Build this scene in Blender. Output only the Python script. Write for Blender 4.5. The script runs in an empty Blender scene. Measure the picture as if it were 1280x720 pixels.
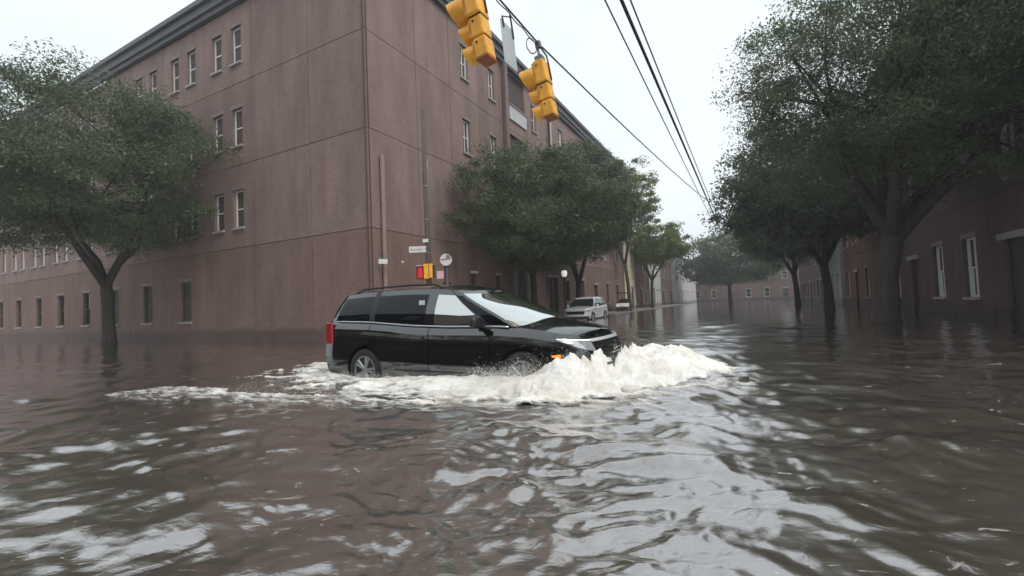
import bpy, bmesh, math, random
import numpy as np
from mathutils import Vector, Matrix

S = bpy.context.scene
COL = S.collection
R = math.radians
rng = np.random.default_rng(7)
random.seed(7)

# ------------------------------------------------------------------ camera, sky, sun, exposure
CAM_H = 1.10
cam_d = bpy.data.cameras.new("camera")
cam = bpy.data.objects.new("camera", cam_d)
COL.objects.link(cam)
cam_d.sensor_width = 36.0
cam_d.lens = 15.75
cam_d.clip_start = 0.05
cam_d.clip_end = 3000
cam.location = (0, 0, CAM_H)
cam.rotation_euler = (Matrix.Rotation(R(92.15), 3, 'X') @ Matrix.Rotation(R(-2.3), 3, 'Z')).to_euler()
S.camera = cam
S.view_settings.view_transform = 'Standard'
S.view_settings.look = 'None'
S.view_settings.exposure = 0.28
S.view_settings.gamma = 1.0

SUN_EL, SUN_ROT = R(50), R(140)
w = bpy.data.worlds.new("World")
S.world = w
w.use_nodes = True
nt = w.node_tree
nt.nodes.clear()
wo = nt.nodes.new("ShaderNodeOutputWorld")
bg = nt.nodes.new("ShaderNodeBackground")
sky = nt.nodes.new("ShaderNodeTexSky")
sky.sky_type = 'NISHITA'
sky.sun_disc = False
sky.sun_elevation = SUN_EL
sky.sun_rotation = SUN_ROT
sky.air_density = 1.0
sky.dust_density = 3.0
hs = nt.nodes.new("ShaderNodeHueSaturation")
hs.inputs['Saturation'].default_value = 0.35
tc = nt.nodes.new("ShaderNodeTexCoord")
cn = nt.nodes.new("ShaderNodeTexNoise")
cn.inputs['Scale'].default_value = 2.2
cn.inputs['Detail'].default_value = 5
cn.inputs['Roughness'].default_value = 0.5
cr = nt.nodes.new("ShaderNodeValToRGB")
cr.color_ramp.elements[0].position = 0.30
cr.color_ramp.elements[0].color = (7.3, 8.0, 8.6, 1)
cr.color_ramp.elements[1].position = 0.72
cr.color_ramp.elements[1].color = (9.0, 9.5, 9.8, 1)
mx = nt.nodes.new("ShaderNodeMix")
mx.data_type = 'RGBA'
mx.inputs['Factor'].default_value = 0.88
nt.links.new(tc.outputs['Generated'], cn.inputs['Vector'])
nt.links.new(cn.outputs['Fac'], cr.inputs['Fac'])
nt.links.new(sky.outputs[0], hs.inputs['Color'])
nt.links.new(hs.outputs[0], mx.inputs['A'])
nt.links.new(cr.outputs['Color'], mx.inputs['B'])
nt.links.new(mx.outputs['Result'], bg.inputs['Color'])
bg.inputs['Strength'].default_value = 0.108
nt.links.new(bg.outputs[0], wo.inputs['Surface'])

sun_d = bpy.data.lights.new("sun", 'SUN')
sun_d.energy = 1.5
sun_d.angle = R(25)
sun_d.color = (1.0, 0.97, 0.92)
sun = bpy.data.objects.new("sun", sun_d)
COL.objects.link(sun)
_sd = Vector((math.sin(SUN_ROT) * math.cos(SUN_EL), math.cos(SUN_ROT) * math.cos(SUN_EL), math.sin(SUN_EL)))
sun.rotation_euler = (-_sd).to_track_quat('-Z', 'Y').to_euler()
sun.location = _sd * 60

# ------------------------------------------------------------------ frames of reference
TH = R(27.8)                                   # the side street runs this far to the right of the view
D = np.array([math.sin(TH), math.cos(TH), 0.0])
E = np.array([math.cos(TH), -math.sin(TH), 0.0])
STREET_ROT = math.atan2(D[1], D[0])            # local x along the street, local -y across it towards +E
GROUND = -0.25


def sw(d, e, z=0.0):
    p = D * d + E * e
    return (p[0], p[1], z)


# ------------------------------------------------------------------ materials
MATS = {}


def mat(name, c, rough=0.7, metal=0.0, var=0.15, scale=6.0, bump=0.0, bscale=None, spec=0.5, coat=0.0,
        obvar=0.0, emit=None, estr=0.0, streak=False):
    m = bpy.data.materials.new(name)
    m.use_nodes = True
    t = m.node_tree
    b = t.nodes["Principled BSDF"]
    b.inputs['Roughness'].default_value = rough
    b.inputs['Metallic'].default_value = metal
    b.inputs['Specular IOR Level'].default_value = spec
    b.inputs['Coat Weight'].default_value = coat
    b.inputs['Coat Roughness'].default_value = 0.06
    co = t.nodes.new("ShaderNodeTexCoord")
    mp = t.nodes.new("ShaderNodeMapping")
    if streak:
        mp.inputs['Scale'].default_value = (1, 1, 0.12)
    n = t.nodes.new("ShaderNodeTexNoise")
    n.inputs['Scale'].default_value = scale
    n.inputs['Detail'].default_value = 6
    n.inputs['Roughness'].default_value = 0.6
    r = t.nodes.new("ShaderNodeValToRGB")
    r.color_ramp.elements[0].position = 0.3
    r.color_ramp.elements[1].position = 0.7
    r.color_ramp.elements[0].color = (*[min(1, x * (1 - var)) for x in c], 1)
    r.color_ramp.elements[1].color = (*[min(1, x * (1 + var)) for x in c], 1)
    t.links.new(co.outputs['Object'], mp.inputs['Vector'])
    t.links.new(mp.outputs['Vector'], n.inputs['Vector'])
    t.links.new(n.outputs['Fac'], r.inputs['Fac'])
    out = r.outputs['Color']
    if obvar:
        oi = t.nodes.new("ShaderNodeObjectInfo")
        mr = t.nodes.new("ShaderNodeMapRange")
        mr.inputs['To Min'].default_value = 1 - obvar
        mr.inputs['To Max'].default_value = 1 + obvar
        h = t.nodes.new("ShaderNodeHueSaturation")
        t.links.new(oi.outputs['Random'], mr.inputs['Value'])
        t.links.new(mr.outputs['Result'], h.inputs['Value'])
        t.links.new(out, h.inputs['Color'])
        out = h.outputs['Color']
    t.links.new(out, b.inputs['Base Color'])
    if bump:
        n2 = t.nodes.new("ShaderNodeTexNoise")
        n2.inputs['Scale'].default_value = bscale or scale * 5
        n2.inputs['Detail'].default_value = 4
        bp = t.nodes.new("ShaderNodeBump")
        bp.inputs['Strength'].default_value = bump
        bp.inputs['Distance'].default_value = 0.02
        t.links.new(co.outputs['Object'], n2.inputs['Vector'])
        t.links.new(n2.outputs['Fac'], bp.inputs['Height'])
        t.links.new(bp.outputs['Normal'], b.inputs['Normal'])
    if emit:
        b.inputs['Emission Color'].default_value = (*emit, 1)
        b.inputs['Emission Strength'].default_value = estr
    MATS[name] = m
    return m


def brick_mat(name, c1, c2, mortar, stain=0.27, obvar=0.06):
    m = mat(name, c1, 0.85, var=0.1, spec=0.25)
    t = m.node_tree
    b = t.nodes["Principled BSDF"]
    uv = t.nodes.new("ShaderNodeUVMap")
    br = t.nodes.new("ShaderNodeTexBrick")
    br.inputs['Scale'].default_value = 1.0
    br.inputs['Brick Width'].default_value = 0.22
    br.inputs['Row Height'].default_value = 0.075
    br.inputs['Mortar Size'].default_value = 0.008
    br.inputs['Color1'].default_value = (*c1, 1)
    br.inputs['Color2'].default_value = (*c2, 1)
    br.inputs['Mortar'].default_value = (*mortar, 1)
    t.links.new(uv.outputs['UV'], br.inputs['Vector'])
    # weathering: large blotches and vertical runs
    co = t.nodes.new("ShaderNodeMapping")
    co.inputs['Scale'].default_value = (1.0, 0.22, 1)
    n = t.nodes.new("ShaderNodeTexNoise")
    n.inputs['Scale'].default_value = 1.1
    n.inputs['Detail'].default_value = 9
    n.inputs['Roughness'].default_value = 0.65
    mr = t.nodes.new("ShaderNodeMapRange")
    mr.inputs['From Min'].default_value = 0.3
    mr.inputs['From Max'].default_value = 0.7
    mr.inputs['To Min'].default_value = 1 - stain
    mr.inputs['To Max'].default_value = 1 + stain * 0.6
    oi = t.nodes.new("ShaderNodeObjectInfo")
    mr2 = t.nodes.new("ShaderNodeMapRange")
    mr2.inputs['To Min'].default_value = 1 - obvar
    mr2.inputs['To Max'].default_value = 1 + obvar
    mul = t.nodes.new("ShaderNodeMath")
    mul.operation = 'MULTIPLY'
    h = t.nodes.new("ShaderNodeHueSaturation")
    t.links.new(uv.outputs['UV'], co.inputs['Vector'])
    t.links.new(co.outputs['Vector'], n.inputs['Vector'])
    t.links.new(n.outputs['Fac'], mr.inputs['Value'])
    t.links.new(oi.outputs['Random'], mr2.inputs['Value'])
    t.links.new(mr.outputs['Result'], mul.inputs[0])
    t.links.new(mr2.outputs['Result'], mul.inputs[1])
    t.links.new(mul.outputs[0], h.inputs['Value'])
    t.links.new(br.outputs['Color'], h.inputs['Color'])
    sx = t.nodes.new("ShaderNodeSeparateXYZ")
    t.links.new(uv.outputs['UV'], sx.inputs[0])
    wn = t.nodes.new("ShaderNodeMath")
    wn.operation = 'MULTIPLY_ADD'
    wn.inputs[1].default_value = 0.9
    t.links.new(n.outputs['Fac'], wn.inputs[0])
    sb = t.nodes.new("ShaderNodeMath")
    sb.operation = 'MULTIPLY'
    sb.inputs[1].default_value = -1.0
    t.links.new(sx.outputs['Y'], sb.inputs[0])
    t.links.new(sb.outputs[0], wn.inputs[2])
    wr = t.nodes.new("ShaderNodeMapRange")
    wr.inputs['From Min'].default_value = -0.12
    wr.inputs['From Max'].default_value = 0.10
    wr.inputs['To Min'].default_value = 1.0
    wr.inputs['To Max'].default_value = 0.55
    t.links.new(wn.outputs[0], wr.inputs['Value'])
    wm = t.nodes.new("ShaderNodeMix")
    wm.data_type = 'RGBA'
    wm.blend_type = 'MULTIPLY'
    wm.inputs['Factor'].default_value = 1.0
    t.links.new(h.outputs['Color'], wm.inputs['A'])
    t.links.new(wr.outputs['Result'], wm.inputs['B'])
    rr = t.nodes.new("ShaderNodeMapRange")
    rr.inputs['From Min'].default_value = 0.55
    rr.inputs['From Max'].default_value = 1.0
    rr.inputs['To Min'].default_value = 0.65
    rr.inputs['To Max'].default_value = 0.85
    t.links.new(wr.outputs['Result'], rr.inputs['Value'])
    t.links.new(rr.outputs['Result'], b.inputs['Roughness'])
    t.links.new(wm.outputs['Result'], b.inputs['Base Color'])
    bp = t.nodes.new("ShaderNodeBump")
    bp.inputs['Strength'].default_value = 0.4
    bp.inputs['Distance'].default_value = 0.01
    bp.invert = True
    t.links.new(br.outputs['Fac'], bp.inputs['Height'])
    t.links.new(bp.outputs['Normal'], b.inputs['Normal'])
    return m


def glass_mat(name, tint, refl, rough=0.02):
    """coated car / window glass: dark body under a mirror-like film"""
    m = bpy.data.materials.new(name)
    m.use_nodes = True
    t = m.node_tree
    t.nodes.clear()
    o = t.nodes.new("ShaderNodeOutputMaterial")
    a = t.nodes.new("ShaderNodeBsdfDiffuse")
    a.inputs['Color'].default_value = (*tint, 1)
    g = t.nodes.new("ShaderNodeBsdfGlossy")
    g.inputs['Roughness'].default_value = rough
    g.inputs['Color'].default_value = (0.93, 0.97, 0.95, 1)
    f = t.nodes.new("ShaderNodeFresnel")
    f.inputs['IOR'].default_value = 1.5
    ma = t.nodes.new("ShaderNodeMath")
    ma.operation = 'ADD'
    ma.use_clamp = True
    ma.inputs[1].default_value = refl
    mxs = t.nodes.new("ShaderNodeMixShader")
    t.links.new(f.outputs[0], ma.inputs[0])
    t.links.new(ma.outputs[0], mxs.inputs[0])
    t.links.new(a.outputs[0], mxs.inputs[1])
    t.links.new(g.outputs[0], mxs.inputs[2])
    t.links.new(mxs.outputs[0], o.inputs['Surface'])
    MATS[name] = m
    return m


def leaf_mat(name, c, var=0.5, trans=0.40):
    m = bpy.data.materials.new(name)
    m.use_nodes = True
    t = m.node_tree
    t.nodes.clear()
    o = t.nodes.new("ShaderNodeOutputMaterial")
    g = t.nodes.new("ShaderNodeNewGeometry")
    r = t.nodes.new("ShaderNodeValToRGB")
    r.color_ramp.elements[0].color = (c[0] * (1 - var), c[1] * (1 - var), c[2] * (1 - var), 1)
    r.color_ramp.elements[1].color = (c[0] * (1 + var * 1.1), c[1] * (1 + var), c[2] * (1 + var * .7), 1)
    co = t.nodes.new("ShaderNodeTexCoord")
    n = t.nodes.new("ShaderNodeTexNoise")
    n.inputs['Scale'].default_value = 0.95
    n.inputs['Detail'].default_value = 3
    ad = t.nodes.new("ShaderNodeMath")
    ad.operation = 'MULTIPLY_ADD'
    ad.inputs[1].default_value = 0.34
    t.links.new(co.outputs['Object'], n.inputs['Vector'])
    mr = t.nodes.new("ShaderNodeMapRange")
    mr.inputs['From Min'].default_value = 0.3
    mr.inputs['From Max'].default_value = 0.7
    mr.inputs['To Min'].default_value = 0.0
    mr.inputs['To Max'].default_value = 0.85
    t.links.new(n.outputs['Fac'], mr.inputs['Value'])
    t.links.new(g.outputs['Random Per Island'], ad.inputs[0])
    t.links.new(mr.outputs['Result'], ad.inputs[2])
    t.links.new(ad.outputs[0], r.inputs['Fac'])
    d = t.nodes.new("ShaderNodeBsdfPrincipled")
    d.inputs['Roughness'].default_value = 0.42
    d.inputs['Specular IOR Level'].default_value = 0.65
    tr = t.nodes.new("ShaderNodeBsdfTranslucent")
    mxs = t.nodes.new("ShaderNodeMixShader")
    mxs.inputs[0].default_value = trans
    t.links.new(r.outputs['Color'], d.inputs['Base Color'])
    t.links.new(r.outputs['Color'], tr.inputs['Color'])
    t.links.new(d.outputs[0], mxs.inputs[1])
    t.links.new(tr.outputs[0], mxs.inputs[2])
    t.links.new(mxs.outputs[0], o.inputs['Surface'])
    MATS[name] = m
    return m


M_BRICK = brick_mat("mauve_brick", (0.222, 0.148, 0.130), (0.188, 0.122, 0.106), (0.27, 0.205, 0.185))
M_BRICK_BASE_SHADED = brick_mat("shaded_brown_base_brick", (0.196, 0.124, 0.102), (0.164, 0.101, 0.083), (0.23, 0.165, 0.142))  # warmer brown brick, with the shade under the trees painted into its darker tone
M_BRICK_RED = brick_mat("red_brick", (0.17, 0.080, 0.062), (0.14, 0.068, 0.054), (0.18, 0.13, 0.115))
M_BRICK_DK = brick_mat("dark_brick", (0.13, 0.085, 0.075), (0.11, 0.07, 0.064), (0.13, 0.10, 0.09))
M_YELLOW = brick_mat("yellow_render", (0.60, 0.52, 0.36), (0.59, 0.51, 0.35), (0.59, 0.51, 0.35), stain=0.12)
M_WHITE_R = brick_mat("pale_render", (0.42, 0.41, 0.40), (0.41, 0.40, 0.39), (0.41, 0.40, 0.39), stain=0.15)
M_JOINT = mat("dark_joint", (0.07, 0.05, 0.048), 0.9)  # dark mortar colour, shared with the mass behind the panels
M_CORNICE = mat("slate_cornice", (0.085, 0.083, 0.095), 0.6, var=0.2, scale=3)
M_ROOF = mat("roof_felt", (0.06, 0.06, 0.06), 0.9)
M_WFRAME = mat("white_window_paint", (0.66, 0.65, 0.64), 0.5, var=0.05)
M_DFRAME = mat("dark_window_frame", (0.055, 0.045, 0.045), 0.5)
M_PANE = glass_mat("window_glass", (0.012, 0.014, 0.016), 0.04)
M_STONE = mat("grey_stone", (0.30, 0.28, 0.27), 0.8, var=0.2, bump=0.2)
M_STONE_D = mat("brown_stone", (0.20, 0.15, 0.14), 0.8, var=0.2, bump=0.2)
M_STUCCO = mat("white_stucco", (0.45, 0.44, 0.45), 0.8, var=0.12, scale=3)
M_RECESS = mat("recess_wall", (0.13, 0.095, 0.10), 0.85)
M_PIPE = mat("rust_brown_pipe", (0.16, 0.10, 0.09), 0.6, var=0.25, scale=4, streak=True)
M_PIPE_P = mat("pinkish_pilaster", (0.27, 0.18, 0.16), 0.8, var=0.12, scale=3)
M_DOOR_P = mat("purple_door", (0.035, 0.025, 0.055), 0.55)
M_DOOR_D = mat("dark_door", (0.028, 0.024, 0.022), 0.5)
M_WOOD = mat("pole_wood", (0.10, 0.075, 0.065), 0.85, var=0.3, scale=12, bump=0.4, streak=True)
M_BARK = mat("bark", (0.045, 0.036, 0.030), 0.9, var=0.35, scale=7, bump=0.6, streak=True)
M_LEAF = leaf_mat("oak_leaves", (0.086, 0.122, 0.066), 0.55)
M_LEAF2 = leaf_mat("oak_leaves_grey", (0.090, 0.120, 0.074), 0.55)
M_LEAF_L = leaf_mat("light_leaves", (0.13, 0.18, 0.05), 0.45, 0.35)
M_LEAF_Y = leaf_mat("yellow_green_leaves", (0.12, 0.16, 0.03), 0.35, 0.35)
M_SIGY = mat("signal_yellow", (0.84, 0.40, 0.05), 0.45, var=0.22, scale=7, spec=0.4)
M_SIGIN = mat("signal_black", (0.012, 0.012, 0.012), 0.6)
M_SIGBOT = mat("signal_base_shade", (0.24, 0.075, 0.02), 0.6, var=0.2)  # shading of the yellow underside, painted in as reddish brown
M_STEEL = mat("galvanised_steel", (0.22, 0.22, 0.22), 0.45, 0.7, var=0.2)
M_WIRE = mat("black_cable", (0.022, 0.022, 0.024), 0.6)
M_SIGNBACK = mat("aluminium_sign", (0.46, 0.49, 0.50), 0.5, 0.25, var=0.06, scale=3)
M_SIGNW = mat("white_sign", (0.62, 0.60, 0.58), 0.5, var=0.06)
M_SIGNPK = mat("pink_sign", (0.66, 0.40, 0.46), 0.5, var=0.06)
M_LETTER = mat("sign_lettering", (0.23, 0.17, 0.20), 0.6)
M_RED = mat("red_signal_lens", (0.45, 0.02, 0.03), 0.3, emit=(1.0, 0.05, 0.09), estr=0.22)
M_REDBOX = mat("dark_red_housing", (0.20, 0.02, 0.02), 0.5)
M_POSTP = mat("purple_black_post", (0.035, 0.028, 0.040), 0.5)
M_IRON = mat("black_iron", (0.02, 0.018, 0.018), 0.5)
M_LAMP = mat("lamp_glass", (0.8, 0.8, 0.78), 0.3, emit=(1.0, 0.97, 0.92), estr=0.4)
M_PAINT = glass_mat("black_paint", (0.002, 0.002, 0.003), 0.10, 0.06)
M_TRIM = mat("black_trim", (0.012, 0.012, 0.013), 0.45)
M_CHROME = mat("chrome", (0.65, 0.66, 0.67), 0.10, 1.0, var=0.03)
M_TYRE = mat("tyre_rubber", (0.014, 0.014, 0.014), 0.8)
M_RIM = mat("alloy", (0.26, 0.27, 0.28), 0.5, 0.6, var=0.1)
M_GLASS_F = glass_mat("front_side_glass", (0.025, 0.03, 0.027), 0.62)
M_GLASS_W = glass_mat("windshield_glass", (0.10, 0.12, 0.12), 0.62)
M_GLASS_T = glass_mat("tinted_glass", (0.004, 0.005, 0.007), -0.018)
M_GLASS_S = glass_mat("car_glass_dark", (0.015, 0.022, 0.022), 0.10)
M_LAMPG = mat("headlight_lens", (0.55, 0.56, 0.57), 0.08, 0.55, var=0.35, scale=14, coat=1.0)
M_LED = mat("led_strip", (0.8, 0.8, 0.8), 0.2, emit=(1, 1, 1), estr=0.5)
M_AMBER = mat("amber_marker", (0.75, 0.20, 0.01), 0.25, emit=(1.0, 0.26, 0.015), estr=0.75)
M_TAIL = mat("tail_lamp", (0.30, 0.01, 0.012), 0.15, coat=1.0)
M_SILVER = mat("silver_paint", (0.60, 0.60, 0.62), 0.25, 0.10, var=0.06, coat=0.8)
M_WPAINT = mat("white_paint", (0.70, 0.69, 0.69), 0.3, var=0.05, coat=0.4)
M_CARTD = mat("dark_red_plastic", (0.06, 0.025, 0.028), 0.5)
M_SEAT = mat("brown_vinyl", (0.10, 0.065, 0.055), 0.6)
M_ASPHALT = mat("asphalt", (0.05, 0.05, 0.05), 0.9, var=0.2)
M_PAVE = mat("wet_concrete", (0.20, 0.19, 0.18), 0.5, var=0.2, bump=0.2)


# ------------------------------------------------------------------ mesh helpers
class MB:
    def __init__(s):
        s.v, s.f, s.uv = [], [], []

    def add(s, vs, fs):
        o = len(s.v)
        s.v.extend([tuple(map(float, p)) for p in vs])
        s.f.extend([tuple(i + o for i in f) for f in fs])
        return s

    def box(s, c, size, rot=None):
        hx, hy, hz = size[0] / 2, size[1] / 2, size[2] / 2
        vs = [Vector((x * hx, y * hy, z * hz)) for z in (-1, 1) for x, y in ((-1, -1), (1, -1), (1, 1), (-1, 1))]
        if rot is not None:
            vs = [rot @ p for p in vs]
        vs = [(p.x + c[0], p.y + c[1], p.z + c[2]) for p in vs]
        return s.add(vs, [(3, 2, 1, 0), (4, 5, 6, 7), (0, 1, 5, 4), (1, 2, 6, 5), (2, 3, 7, 6), (3, 0, 4, 7)])

    def tube(s, pts, rad, n=8, caps=True):
        pts = [Vector(p) for p in pts]
        if not hasattr(rad, '__len__'):
            rad = [rad] * len(pts)
        rings = []
        prev = None
        for i, p in enumerate(pts):
            t = (pts[min(i + 1, len(pts) - 1)] - pts[max(i - 1, 0)]).normalized()
            a = prev if prev is not None else (Vector((0, 0, 1)) if abs(t.z) < .9 else Vector((1, 0, 0)))
            b1 = (a - t * a.dot(t)).normalized()
            prev = b1
            b2 = t.cross(b1)
            rings.append([p + (b1 * math.cos(2 * math.pi * k / n) + b2 * math.sin(2 * math.pi * k / n)) * rad[i] for k in range(n)])
        vs = [q for r_ in rings for q in r_]
        fs = []
        for i in range(len(rings) - 1):
            for k in range(n):
                k2 = (k + 1) % n
                fs.append((i * n + k, i * n + k2, (i + 1) * n + k2, (i + 1) * n + k))
        if caps:
            fs.append(tuple(range(n - 1, -1, -1)))
            fs.append(tuple((len(rings) - 1) * n + k for k in range(n)))
        return s.add(vs, fs)

    def lathe(s, prof, n=24, M=None):
        """prof: (radius, height) pairs revolved about local z, then matrix M"""
        vs, fs = [], []
        for r_, z in prof:
            for k in range(n):
                a = 2 * math.pi * k / n
                p = Vector((r_ * math.cos(a), r_ * math.sin(a), z))
                vs.append(tuple(M @ p if M is not None else p))
        for i in range(len(prof) - 1):
            for k in range(n):
                k2 = (k + 1) % n
                fs.append((i * n + k, i * n + k2, (i + 1) * n + k2, (i + 1) * n + k))
        if prof[0][0] > 1e-4:
            fs.append(tuple(range(n - 1, -1, -1)))
        if prof[-1][0] > 1e-4:
            fs.append(tuple((len(prof) - 1) * n + k for k in range(n)))
        return s.add(vs, fs)

    def build(s, name, m, parent=None, smooth=False, bevel=0.0, uv=False):
        me = bpy.data.meshes.new(name)
        me.from_pydata(s.v, [], s.f)
        me.materials.append(m)
        if smooth:
            me.polygons.foreach_set('use_smooth', [True] * len(me.polygons))
        if uv:
            l = me.uv_layers.new(name="UVMap")
            co = np.array(s.uv, dtype=np.float32)
            idx = np.empty(len(me.loops), dtype=np.int32)
            me.loops.foreach_get('vertex_index', idx)
            l.data.foreach_set('uv', co[idx].ravel())
        me.update()
        o = bpy.data.objects.new(name, me)
        COL.objects.link(o)
        if parent is not None:
            o.parent = parent
        if bevel:
            b = o.modifiers.new("bevel", 'BEVEL')
            b.width = bevel
            b.segments = 2
            b.limit_method = 'ANGLE'
        return o


def tag(o, label=None, cat=None, group=None, kind=None):
    if label: o['label'] = label
    if cat: o['category'] = cat
    if group: o['group'] = group
    if kind: o['kind'] = kind
    return o


def thing(name, label, cat, loc=(0, 0, 0), rot=0.0, group=None):
    o = bpy.data.objects.new(name, None)
    o.empty_display_size = 0.3
    COL.objects.link(o)
    o.location = loc
    o.rotation_euler = (0, 0, rot)
    return tag(o, label, cat, group)


def copy_tree(o, parent=None):
    c = o.copy()
    COL.objects.link(c)
    if parent is not None:
        c.parent = parent
    for ch in list(o.children):
        copy_tree(ch, c)
    return c


def smoothstep(a, b, x):
    t = np.clip((x - a) / (b - a), 0, 1)
    return t * t * (3 - 2 * t)


_NT = rng.random((256, 256))


def vnoise(x, y):
    xi, yi = np.floor(x).astype(int), np.floor(y).astype(int)
    fx, fy = x - xi, y - yi
    fx = fx * fx * fx * (fx * (fx * 6 - 15) + 10)
    fy = fy * fy * fy * (fy * (fy * 6 - 15) + 10)
    a = _NT[xi & 255, yi & 255]
    b = _NT[(xi + 1) & 255, yi & 255]
    c = _NT[xi & 255, (yi + 1) & 255]
    d = _NT[(xi + 1) & 255, (yi + 1) & 255]
    return (a * (1 - fx) + b * fx) * (1 - fy) + (c * (1 - fx) + d * fx) * fy


def fbm(x, y, o=4, g=0.5):
    s, a, n = 0, 1, 0
    for k in range(o):
        s = s + a * vnoise(x * 2 ** k + 17.3 * k, y * 2 ** k + 5.1 * k)
        n += a
        a *= g
    return s / n


# ------------------------------------------------------------------ ground and flood water
g = MB().add([(-600, -600, GROUND), (600, -600, GROUND), (600, 900, GROUND), (-600, 900, GROUND)], [(0, 1, 2, 3)])
tag(g.build('road', M_ASPHALT), 'flooded asphalt road lying under the brown water', 'road', kind='structure')

# van frame, used by the waves as well
VH = np.array([math.cos(R(-30)), math.sin(R(-30))])       # heading
VL = np.array([-VH[1], VH[0]])                             # left, away from the camera
VN = np.array([1.437, 6.34])                               # under the nose


def water_height(x, y, cell):
    """short choppy waves; wavelengths finer than the mesh are dropped"""
    h = np.zeros_like(x)
    r = np.random.default_rng(11)
    wx = x + 0.35 * (fbm(x * .9, y * .9, 3) - .5) * 2
    wy = y + 0.35 * (fbm(x * .9 + 40, y * .9 + 9, 3) - .5) * 2
    for i in range(70):
        lam = 0.11 * (2.2 / 0.11) ** (i / 69.0)
        ang = R(-112) + r.normal(0, 0.75)
        k = 2 * math.pi / lam
        ph = r.random() * 6.28
        amp = 0.0025 * lam ** 0.62
        arg = k * (wx * math.cos(ang) + wy * math.sin(ang)) + ph
        s_ = np.sin(arg)
        att = smoothstep(2.0, 4.0, lam / cell)
        h += amp * att * (s_ - 0.35 * np.cos(2 * arg))
    patch = 0.45 + 1.1 * fbm(x * 0.55 + 3, y * 0.55 + 8, 3)
    dist = np.hypot(x, y)
    # the van's wash makes the water livelier close to it
    sx = (x - VN[0]) * VH[0] + (y - VN[1]) * VH[1]
    ly = (x - VN[0]) * VL[0] + (y - VN[1]) * VL[1]
    near = np.exp(-((sx + 1.5) / 4.5) ** 2 - (ly / 4.2) ** 2)
    gain = (0.75 + 0.9 * near) * patch * (1 - 0.55 * smoothstep(9, 30, dist))
    h = h * gain
    # long wake swells running off the near side
    a = (-ly - 1.2) - 0.45 * (-sx)
    h += 0.035 * np.exp(-(np.clip(-ly - 1.2, 0, 9) / 2.2)) * near * np.sin(a * 5.2 + 1.3 * fbm(x, y, 2) * 4) * (ly < 0)
    return h


ang = np.concatenate([np.linspace(-68, 68, 620), np.linspace(68, 292, 60)[1:-1]])
ang = np.radians(ang)
rad = 0.5 * (420 / 0.5) ** (np.linspace(0, 1, 640))
A, RR = np.meshgrid(ang, rad)
X, Y = RR * np.sin(A), RR * np.cos(A)
Z = water_height(X, Y, RR * 0.0105 + 0.004)
Z = Z * (1 - smoothstep(70, 74, np.abs(np.degrees(A)) * (np.degrees(A) < 180) + (np.degrees(A) >= 180) * 90))
nr, na = X.shape
V = np.stack([X, Y, Z], -1).reshape(-1, 3)
I = np.arange(nr * na).reshape(nr, na)
I2 = np.roll(I, -1, axis=1)
F = np.stack([I[:-1], I[1:], I2[1:], I2[:-1]], -1).reshape(-1, 4)
F = F[:, ::-1]


def np_mesh(name, V, F, m, smooth=True):
    me = bpy.data.meshes.new(name)
    k = F.shape[1]
    me.vertices.add(len(V))
    me.vertices.foreach_set('co', np.asarray(V, np.float32).ravel())
    me.loops.add(F.size)
    me.loops.foreach_set('vertex_index', np.asarray(F, np.int32).ravel())
    me.polygons.add(len(F))
    me.polygons.foreach_set('loop_start', np.arange(0, F.size, k, dtype=np.int32))
    if smooth:
        me.polygons.foreach_set('use_smooth', np.ones(len(F), bool))
    me.materials.append(m)
    me.update(calc_edges=True)
    me.validate()
    return me


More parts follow.
